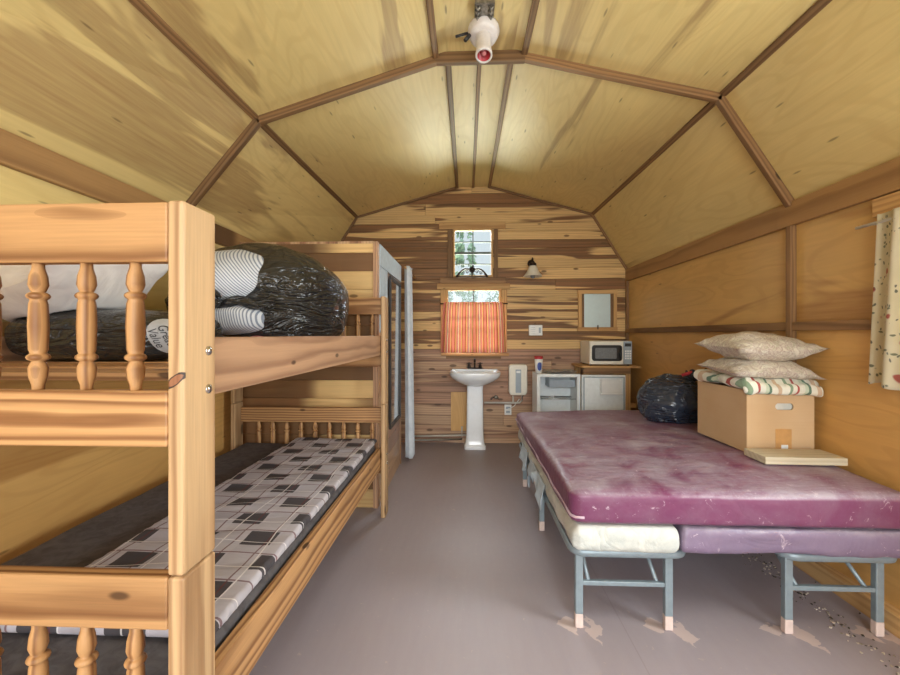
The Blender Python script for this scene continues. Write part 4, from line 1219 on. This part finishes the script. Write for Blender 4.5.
m = MB(); pts = []
for i in range(24):
    q = i / 23; x = -1.36 + .46 * q; z_ = 1.447 + .012 * math.sin(q * 20) + .03 * (q > .8) * (q - .8)
    p = front(x, z_, .085 - .05 * q); pts.append(p)
m.tube(pts, [.010 + .006 * math.sin(i * 1.9) for i in range(24)], 8, rz=.022)
kx, kz = -1.13, 1.462; f = front(kx, kz, .10)
m.tube([f + Vector((.045 * math.cos(a), -.01 * math.sin(a * 2), .034 * math.sin(a))) for a in [i * .35 for i in range(18)]], .012, 8)
obj('knotted_tie', m, M['bag'], big)
f = front(-1.0, 1.265, .01)
tag(obj('pink_cloth', blob((f.x, f.y - .01, SU + .045), (.06, .05, .045), (28, 18), SU, .1, 12, 5), M['pink']), 'small pink cloth poking out below the striped pillow', 'cloth')

# ---------------------------------------------------------------- metal bed frame
DZ = .362
bf = thing('bed_frame', 'grey folding steel bed frame under the burgundy mattress', 'bed frame', (1.14, 2.7, 0))
def flat_loop(x0, x1, y0, y1, r, z0, z1, t=.02):
    pts = []
    for (cx_, cy_, a0) in ((x1 - r, y1 - r, 0), (x0 + r, y1 - r, 90), (x0 + r, y0 + r, 180), (x1 - r, y0 + r, 270)):
        for k in range(7):
            q = R(a0 + k * 15); pts.append((cx_ + r * math.cos(q), cy_ + r * math.sin(q), (z0 + z1) / 2))
    return MB().tube(pts, t / 2, 8, True, rz=(z1 - z0) / 2)
segs = [(1.80, 2.66), (2.70, 3.60)]
for (x0, x1) in ((.465, .965), (1.375, 1.855)):
    for (y0, y1) in segs:
        dl = obj('deck_loop', flat_loop(x0, x1, y0, y1, .06, DZ - .036, DZ), M['bedmetal'], bf)
        m = MB()
        for k in range(1, 9):
            y = y0 + (y1 - y0) * k / 9; m.tube([(x0 + .01, y, DZ - .008), (x1 - .01, y, DZ - .008)], .004, 6)
        for k in range(1, 4):
            x = x0 + (x1 - x0) * k / 4; m.tube([(x, y0 + .01, DZ - .014), (x, y1 - .01, DZ - .014)], .004, 6)
        obj('wire_deck', m, M['bedmetal'], dl)
m = MB()
for y in (1.95, 2.3, 2.55, 2.8, 3.15, 3.5): m.box((.96, y - .012, DZ - .03), (1.38, y + .012, DZ - .012), 'x')
obj('cross_brace', m, M['bedmetal'], bf)
for (xa, xb) in ((.50, .89), (1.40, 1.78)):
    for y in (1.83, 2.72, 3.50):
        for x in (xa, xb):
            lg = obj('leg', MB().box((x - .017, y - .014, .062), (x + .017, y + .014, DZ - .03)), M['bedmetal'], bf, bevel=.004)
            obj('foot', MB().box((x - .0175, y - .0145, .001), (x + .0175, y + .0145, .062)), M['foot'], lg, bevel=.004)
        m = MB().box((xa + .017, y - .010, .188), (xb - .017, y + .010, .208)); obj('crossbar', m, M['bedmetal'], bf, bevel=.003)
        dy = .20
        for x in (xa + .045, xb - .045):
            obj('brace', MB().tube([(x, y + .005, .20), (x, y + dy, DZ - .02)], .009, 6), M['bedmetal'], bf)

# lower thin mattresses
MZ0, MZ1 = DZ + .002, .482
def d3(v, q):
    if q[2] < 0 and q[1] < -.9: v.z += .0
    if q[2] < .5 and (abs(q[0]) > .9 or abs(q[1]) > .93): v.z += .014 * abs(nz3(v, 4)) * (1 - max(0, q[2]))
    if q[1] < -.95: v.y -= .014 * nz3(v, 5, 3) + .01 * abs(nz3(v, 14, 3)); v.z += .008 * abs(nz3(v, 9, 5)) * (1 - max(0, q[2]))
    if q[0] < -.95: v.x -= .016 * nz3(v, 6, 3)
    return v
wm = tag(obj('thin_mattress', rbox((.455, 1.745, MZ0), (.908, 3.64, MZ1), .03, (14, 50, 4), d3, rz=.05), M['sheet']), 'thin white-covered mattress sticking out below the left side of the burgundy one', 'mattress')
tag(obj('thin_mattress', rbox((.911, 1.755, MZ0), (1.855, 3.64, MZ1 - .002), .022, (30, 50, 4), d3, rz=.035), M['purple']), 'thin dusty purple mattress under the right side of the burgundy one', 'mattress')
m = MB()     # loose sheet corner hanging down the side
def drape(u, v):
    y = 2.33 + .50 * u + .03 * v; dz = (.10 + .05 * math.sin(u * 9) + .04 * math.sin(u * 23)) * v
    return (.452 - .022 * v + .012 * math.sin(u * 22) * v - .006, y, .440 - dz)
m.grid(40, 12, drape); obj('sheet_corner', m, M['rag_and_glare'], wm, solid=.003)
def drape2(u, v):
    y = 2.98 + .28 * u; dz = (.11 + .04 * math.sin(u * 7)) * v
    return (.452 - .02 * v + .012 * math.sin(u * 20) * v - .006, y, .440 - dz)
obj('sheet_corner', MB().grid(30, 10, drape2), M['rag_and_glare'], wm, solid=.003)
# burgundy mattress
BZ0, BZ1 = .484, .640
def d4(v, q):
    side = max(abs(q[0]), abs(q[1]))
    if q[2] > 0:
        cr = max(0.0, (1 - q[0] ** 2)) * max(0.0, (1 - q[1] ** 2))
        v.z += .014 * nz3(v, 2.2) * cr ** .3 - .006 + .010 * abs(nz3((v.x, v.y * 2.2, 0), 3.5, 8)) * cr ** .4 + .012 * cr
        # the mattress dips towards its far left corner
        v.z -= .03 * max(0, q[1]) * max(0, -q[0])
    if q[2] > 0: v.z += .022 * math.exp(-((v.x - 1.65) / .4) ** 2 - ((v.y - 2.25) / .35) ** 2)
    if side > .96: 
        s_ = .006 * nz3(v, 6, 2)
        if abs(q[1]) > .96: v.y += s_
        else: v.x += s_
    return v
bm_ = rbox((.445, 1.745, BZ0), (1.865, 3.70, BZ1), .06, (40, 60, 5), d4, rz=.028)
bu = tag(obj('mattress', bm_, M['burgundy']), 'dusty burgundy vinyl mattress on top of the steel bed frame', 'mattress')
pts = []
for i in range(60):
    q = i / 59; pts.append((.4445 + .004 * math.sin(q * 30), 1.80 + 1.84 * q, BZ0 + .045 + .02 * q))
pts = [(.50, 1.741, BZ0 + .04), (.465, 1.746, BZ0 + .04), (.448, 1.765, BZ0 + .042)] + pts
obj('piping', MB().tube(pts, .006, 8), plain('pale_piping', srgb(186, 160, 172), .6), bu)
btree = BVHTree.FromPolygons([Vector(v) for v in bm_.v], bm_.f)
def btop(x, y):
    h = btree.ray_cast(Vector((x, y, 2)), Vector((0, 0, -1))); return h[0].z if h[0] else BZ1
# navy bag
zb = btop(1.62, 3.2)
bagm = blob((1.60, 3.20, zb + .145), (.25, .22, .205), (90, 50), zb - .004, .10, 6, 21, 2.1)
conform(bagm, btree, .004)
nvb = tag(obj('trash_bag', bagm, M['bag_blue']), 'full navy trash bag beside the cardboard box on the burgundy mattress', 'bag')
m = MB()
for k in range(5):
    a = k * 1.25; b0 = Vector((1.69, 3.12, zb + 0.315))
    m.tube([b0, b0 + Vector((.03 * math.cos(a) + .02, .03 * math.sin(a), .03)), b0 + Vector((.075 * math.cos(a) + .04, .06 * math.sin(a) - .02, .04 + .01 * k)), b0 + Vector((.10 * math.cos(a) + .05, .08 * math.sin(a) - .03, .015))], [.024, .022, .02, .012], 8)
obj('gathered_neck', m, M['bag_blue'], nvb)
obj('drawstring', MB().tube([(1.60, 3.08, zb + 0.357), (1.66, 3.06, zb + 0.380), (1.70, 3.07, zb + 0.383), (1.75, 3.06, zb + 0.365)], .007, 8, rz=.012), M['red'], nvb)

# cardboard box: open top, handle hole in the end
bx0, bx1, by0, by1 = 1.515, 1.868, 2.255, 2.72
bz0 = max(btop(x, y) for x in (bx0, (bx0 + bx1) / 2, bx1 - .03) for y in (by0, 2.5, by1)) + .001
bz1 = bz0 + .338; t = .005
cb_ = thing('cardboard_box', 'plain cardboard box with a hand hole on the burgundy mattress against the right wall', 'box', ((bx0 + bx1) / 2, (by0 + by1) / 2, bz0))
m = MB()
m.box((bx0, by0, bz0), (bx0 + t, by1, bz1)); m.box((bx1 - t, by0, bz0), (bx1, by1, bz1)); m.box((bx0 + t, by1 - t, bz0), (bx1 - t, by1, bz1)); m.box((bx0 + t, by0 + t, bz0), (bx1 - t, by1 - t, bz0 + t))
hx0, hx1, hz0, hz1 = bx0 + .15, bx0 + .245, bz1 - .105, bz1 - .070
for (xa, xb, za, zb_) in ((bx0 + t, hx0, bz0, bz1), (hx1, bx1 - t, bz0, bz1), (hx0, hx1, bz0, hz0), (hx0, hx1, hz1, bz1)): m.box((xa, by0, za), (xb, by0 + t, zb_))
for sx_ in (hx0, hx1):           # rounded ends of the hand hole
    for k in range(5):
        f0, f1 = k / 5, (k + 1) / 5
        r_ = (hz1 - hz0) / 2; w = r_ * (1 - math.sqrt(max(0, 1 - (1 - (f0 + f1) / 2) ** 2)))
        xa, xb = (sx_, sx_ + w) if sx_ == hx0 else (sx_ - w, sx_)
        if w > .0006:
            m.box((xa, by0 + .0002, hz0 + r_ * f0), (xb, by0 + t - .0002, hz0 + r_ * f1)); m.box((xa, by0 + .0002, hz1 - r_ * f1), (xb, by0 + t - .0002, hz1 - r_ * f0))
obj('carton', m, M['cardboard'], cb_)
obj('tape', MB().box((bx0 + .15, by0 - .0012, bz0), (bx0 + .235, by0 - .0002, bz0 + .13)), M['tape'], cb_)
obj('torn_label', MB().box((bx0 + .18, by0 - .0022, bz0 + .005), (bx0 + .215, by0 - .0012, bz0 + .045)), M['white'], cb_)
tag(obj('folded_towel', rbox((bx0 + .02, by0 + .012, bz0 + .10), (bx1 - .02, by1 - .02, bz1 - .045), .03, (6, 6, 4)), M['sheet']), 'white folded cloth inside the cardboard box seen through the hand hole', 'cloth')
# quilt heaped on the box
def qd(v, q):
    r_ = max(abs(q[0]), abs(q[1]))
    v.z += .018 * nz3(v, 9, 5) + .012 * abs(nz3(v, 20, 2)) - .055 * max(0, q[0] - .55) ** 1 * (1 if q[1] < 0 else .3) 
    v.z -= .03 * max(0, r_ - .75)
    if q[1] < -.88: v.z -= .022 + .012 * nz3(v, 11, 1)
    v.x += .012 * nz3(v, 12, 9); v.y += .012 * nz3(v, 12, 3)
    return v
qm = rbox((bx0 - .025, by0 - .04, bz1 + .006), (bx1 + .035, by1 + .02, bz1 + .070), .028, (40, 40, 6), qd)
qm.v = [(min(x, 1.888), y, max(z, bz1 + .0045) if (bx0 - .008 < x < bx1 + .008 and y > by0 - .008) else z) for (x, y, z) in qm.v]
qm.gc = [(v[0] * .9 + v[1] * .35, v[1], v[2]) for v in qm.v]
tag(obj('quilt', qm, M['quilt']), 'green, red and white striped quilt heaped over the open cardboard box', 'quilt')
pz = bz1 + .062
def sag(p, a, b2):
    p.z -= .035 * a * a * (1 if a > 0 else .3); return p
lpm = conform(pillow((1.665, 2.40, pz + .050), .232, .20, .072, (R(2), R(1), R(-3)), 12, .10, bend=sag), qm)
tag(obj('pillow', lpm, M['pillow_print']), 'lower of two beige printed pillows stacked on the cardboard box', 'pillow')
def sag2(p, a, b2):
    p.z += .02 * a * abs(a) if a > 0 else 0; return p
upm = conform(pillow((1.662, 2.40, pz + .165), .238, .205, .092, (R(3), R(2), R(2)), 31, .12, bend=sag2), lpm)
tag(obj('pillow', upm, M['pillow_print']), 'upper of two beige printed pillows stacked on the cardboard box', 'pillow')
# loose board
zbd = max(btop(x, y) for x in (1.45, 1.65, 1.84) for y in (2.07, 2.15, 2.2)) + .003
tag(obj('loose_board', MB().box((1.475, 2.055, zbd), (1.860, 2.215, zbd + .036), 'x', .6, rot=(0, 0, R(-1))), M['board'], bevel=.002), 'short pale board lying on the mattress in front of the cardboard box', 'board')

# ---------------------------------------------------------------- right window, floral curtain
wf = MB(); w = .03
wf.box((XR - .01, WY0, WZ0), (XR + .05, WY0 + w, WZ1), 'z'); wf.box((XR - .01, WY1 - w, WZ0), (XR + .05, WY1, WZ1), 'z')
wf.box((XR - .01, WY0 + w, WZ0), (XR + .05, WY1 - w, WZ0 + w), 'y'); wf.box((XR - .01, WY0 + w, WZ1 - w), (XR + .05, WY1 - w, WZ1), 'y')
w3 = struct('window_3', wf, M['trim'], bevel=.002)
obj('pane', MB().box((XR + .03, WY0 + w, WZ0 + w), (XR + .034, WY1 - w, WZ1 - w)), M['glass'], w3)
trim(MB().box((XR - .022, WY0 - .1, 1.845), (XR, 1.965, 1.930), 'y', .8), 'trim')
trim(MB().box((XR - .022, WY1 + .005, WZ0 - .02), (XR, WY1 + .085, 1.84), 'z', .7), 'trim')
rx, rz2 = 1.868, 1.812
rd3 = tag(obj('curtain_rod', MB().tube([(rx, .75, rz2), (rx, 2.02, rz2)], .007, 10), M['white']), 'white rod holding the floral curtain on the right wall', 'curtain rod')
obj('bracket', MB().box((rx - .004, 1.93, rz2 - .006), (XR - .0225, 1.945, rz2 + .006), 'x'), M['white'], rd3)
def flc(u, v):
    y = 1.915 - .50 * u + .02 * v * (1 - u); f = math.sin(u * 26) * (.012 + .016 * v) + math.sin(u * 61) * .004 * (1 - v)
    z_ = rz2 + .035 - (rz2 + .035 - 1.075) * v + (.012 * math.sin(u * 20) if v > .95 else 0)
    return (min(rx - .006 + f - .02 * v, 1.872), y, z_)
tag(obj('floral_curtain', MB().grid(90, 40, flc, gcf=lambda u, v: (u * .8, v * .78, 0)), M['floral'], solid=.002), 'cream floral curtain hanging at the window on the right wall', 'curtain')

# ---------------------------------------------------------------- ceiling lamp
lx_, ly_ = CX + .012, 2.20; LZ = prof_at(2.2)[2][1]
cl_ = thing('ceiling_lamp', 'bare white porcelain lampholder on a metal box under the ridge', 'lamp', (lx_, ly_, LZ))
m = MB().box((lx_ - .05, ly_ - .17, LZ - .030), (lx_ + .05, ly_ + .06, LZ - .003))
for i in range(3):
    for sx_ in (-1, 1): m.tube([(lx_ + sx_ * .02, ly_ - .15 + i * .03, LZ - .03), (lx_ + sx_ * .035, ly_ - .14 + i * .03, LZ - .045), (lx_ + sx_ * .045, ly_ - .15 + i * .03, LZ - .03)], .006, 6)
obj('junction_box', m, M['steel'], cl_)
Lm = Matrix.Translation((lx_, ly_, LZ - .03)) @ Euler((R(-14), 0, 0)).to_matrix().to_4x4()
def lampm(prof_, n=32, cap=True):
    q = MB().lathe([(r, -h) for (r, h) in prof_], (0, 0, 0), n, cap=cap); q.v = [tuple(Lm @ Vector(v)) for v in q.v]; return q
obj('lampholder', lampm([(.074, 0), (.083, .008), (.086, .028), (.080, .038), (.078, .044), (.074, .056), (.060, .060), (.036, .062)]), M['porcelain'], cl_)
sk = obj('socket', lampm([(.040, .058), (.041, .150), (.045, .172), (.045, .186), (.036, .186), (.034, .12)], cap=False), M['porcelain'], cl_)
obj('socket_liner', lampm([(.0335, .125), (.0345, .184), (.0320, .184), (.031, .13)]), M['red'], sk)
obj('contact', lampm([(.014, .10), (.014, .172), (.010, .178), (.003, .18)], 14), M['pink'], sk)
m = MB()
m.tube([(lx_ - .07, ly_, LZ - .05), (lx_ - .10, ly_ - .01, LZ - .065), (lx_ - .15, ly_ - .02, LZ - .085)], .007, 6); m.tube([(lx_ - .075, ly_ - .02, LZ - .08), (lx_ - .10, ly_ - .03, LZ - .115)], .011, 6)
obj('wire_nut', m, M['black_plastic'], cl_)

# ---------------------------------------------------------------- debris by the right wall
db_ = MB()
for i in range(380):
    y = random.uniform(1.45, 2.75); x = 1.842 - abs(random.gauss(0, .10)) - .01
    if any(abs(x - q) < .045 for q in (.89, 1.40, 1.78)): x += .08 if x > 1.78 else -.09
    s = random.uniform(.002, .007) * random.uniform(.7, 1.3); a = random.uniform(0, 6.3); z0 = .001
    pts = [(x + s * math.cos(a + k * 1.57) * random.uniform(.5, 1.3), y + s * math.sin(a + k * 1.57) * random.uniform(.5, 1.6), z0) for k in range(4)]
    db_.prism(pts, (0, 0, random.uniform(.001, .005)), random.random())
def mat_debris():
    m, t, b = nt('leaf_litter'); g = N(t)
    g.put(b.inputs['Base Color'], g.ramp(g.attr('rn', 'Fac'), [(0, srgb(52, 46, 40)), (.45, srgb(90, 80, 68)), (.6, srgb(190, 176, 160)), (1, srgb(214, 204, 190))])); b.inputs['Roughness'].default_value = .9; return m
dbo = obj('debris', db_, mat_debris(), kind='stuff'); tag(dbo, 'scattered crumbs and litter on the floor along the right wall under the bed', 'debris')
# ---------------------------------------------------------------- outside
gd = MB().box((-40, YB + .4, -.6), (40, 60, -.5)); struct('ground', gd, M['grass'])
def tree(loc, hgt, rad, label, seed):
    rnd = random.Random(seed)
    t_ = thing('tree', label, 'tree', loc)
    tk_ = MB().tube([(loc[0], loc[1], loc[2]), (loc[0] + .1, loc[1], loc[2] + hgt * .4), (loc[0], loc[1] + .1, loc[2] + hgt * .75)], [.16, .12, .05], 8); obj('trunk', tk_, M['bark'], t_)
    lf = MB()
    for k in range(3200):
        d = Vector((rnd.gauss(0, 1), rnd.gauss(0, 1), rnd.gauss(0, 1))).normalized() * rnd.random() ** .4
        cl2 = Vector((math.floor(d.x * 3) / 3, math.floor(d.y * 3) / 3, math.floor(d.z * 3) / 3)) * .4 + d * .65
        c = Vector(loc) + Vector((cl2.x * rad, cl2.y * rad, hgt * .62 + cl2.z * hgt * .42))
        s = rnd.uniform(.06, .13); e = Euler((rnd.uniform(0, 3), rnd.uniform(0, 3), rnd.uniform(0, 3))).to_matrix()
        q = [c + e @ Vector(v) * s for v in ((-1, 0, 0), (0, -.5, 0), (1, 0, .2), (0, .5, 0))]
        lf.add(q, [(0, 1, 2, 3)])
    obj('foliage', lf, M['leaf'], t_)
tree((-.75, 13.0, -.5), 6.6, 1.15, 'leafy tree filling the left half of the upper window outside', 3)
tree((1.2, 24.0, -.5), 4.9, 4.2, 'low bushy tree seen through the lower window panes', 5)

# ---------------------------------------------------------------- light
w = bpy.data.worlds.new('sky'); sc.world = w; w.use_nodes = True
bgn = w.node_tree.nodes['Background']; bgn.inputs[0].default_value = (.86, .94, 1.0, 1); bgn.inputs[1].default_value = .9
def area(name, loc, rot, sx_, sy_, e, col=(1, 1, 1)):
    l = bpy.data.lights.new(name, 'AREA'); l.shape = 'RECTANGLE'; l.size = sx_; l.size_y = sy_; l.energy = e; l.color = col
    o = bpy.data.objects.new(name, l); COL.objects.link(o); o.location = loc; o.rotation_euler = rot; return o
area('front_fill', (.1, YF - 6.5, 4.2), (R(68), 0, 0), 10.0, 5.0, 1600, (.93, .97, 1))  # added fill lamp, large and set far back to even out the room
area('front_low_fill', (.1, YF - 2.6, -.35), (R(118), 0, 0), 7.0, 3.0, 360, (1, .98, .90))  # added lamp imitating ground bounce, lifts ceiling and undersides
area('back_low_fill', (.1, YB + 4.2, -.45), (R(-128), 0, 0), 5.0, 4.5, 2600, (1, 1, .82))  # added lamp below the back windows, brightens the far ceiling
area('side_window_daylight', (XR + .10, 1.22, 1.48), (R(90), 0, R(90)), 1.0, .7, 90, (.95, .98, 1))
area('sky_over_back_window', (.1, YB + 1.1, 3.4), (R(-55), 0, 0), 2.0, 1.4, 500, (.92, .97, 1))
sc.view_settings.view_transform = 'Standard'; sc.view_settings.look = 'None'
sc.view_settings.exposure = 0.0; sc.view_settings.gamma = 1.0
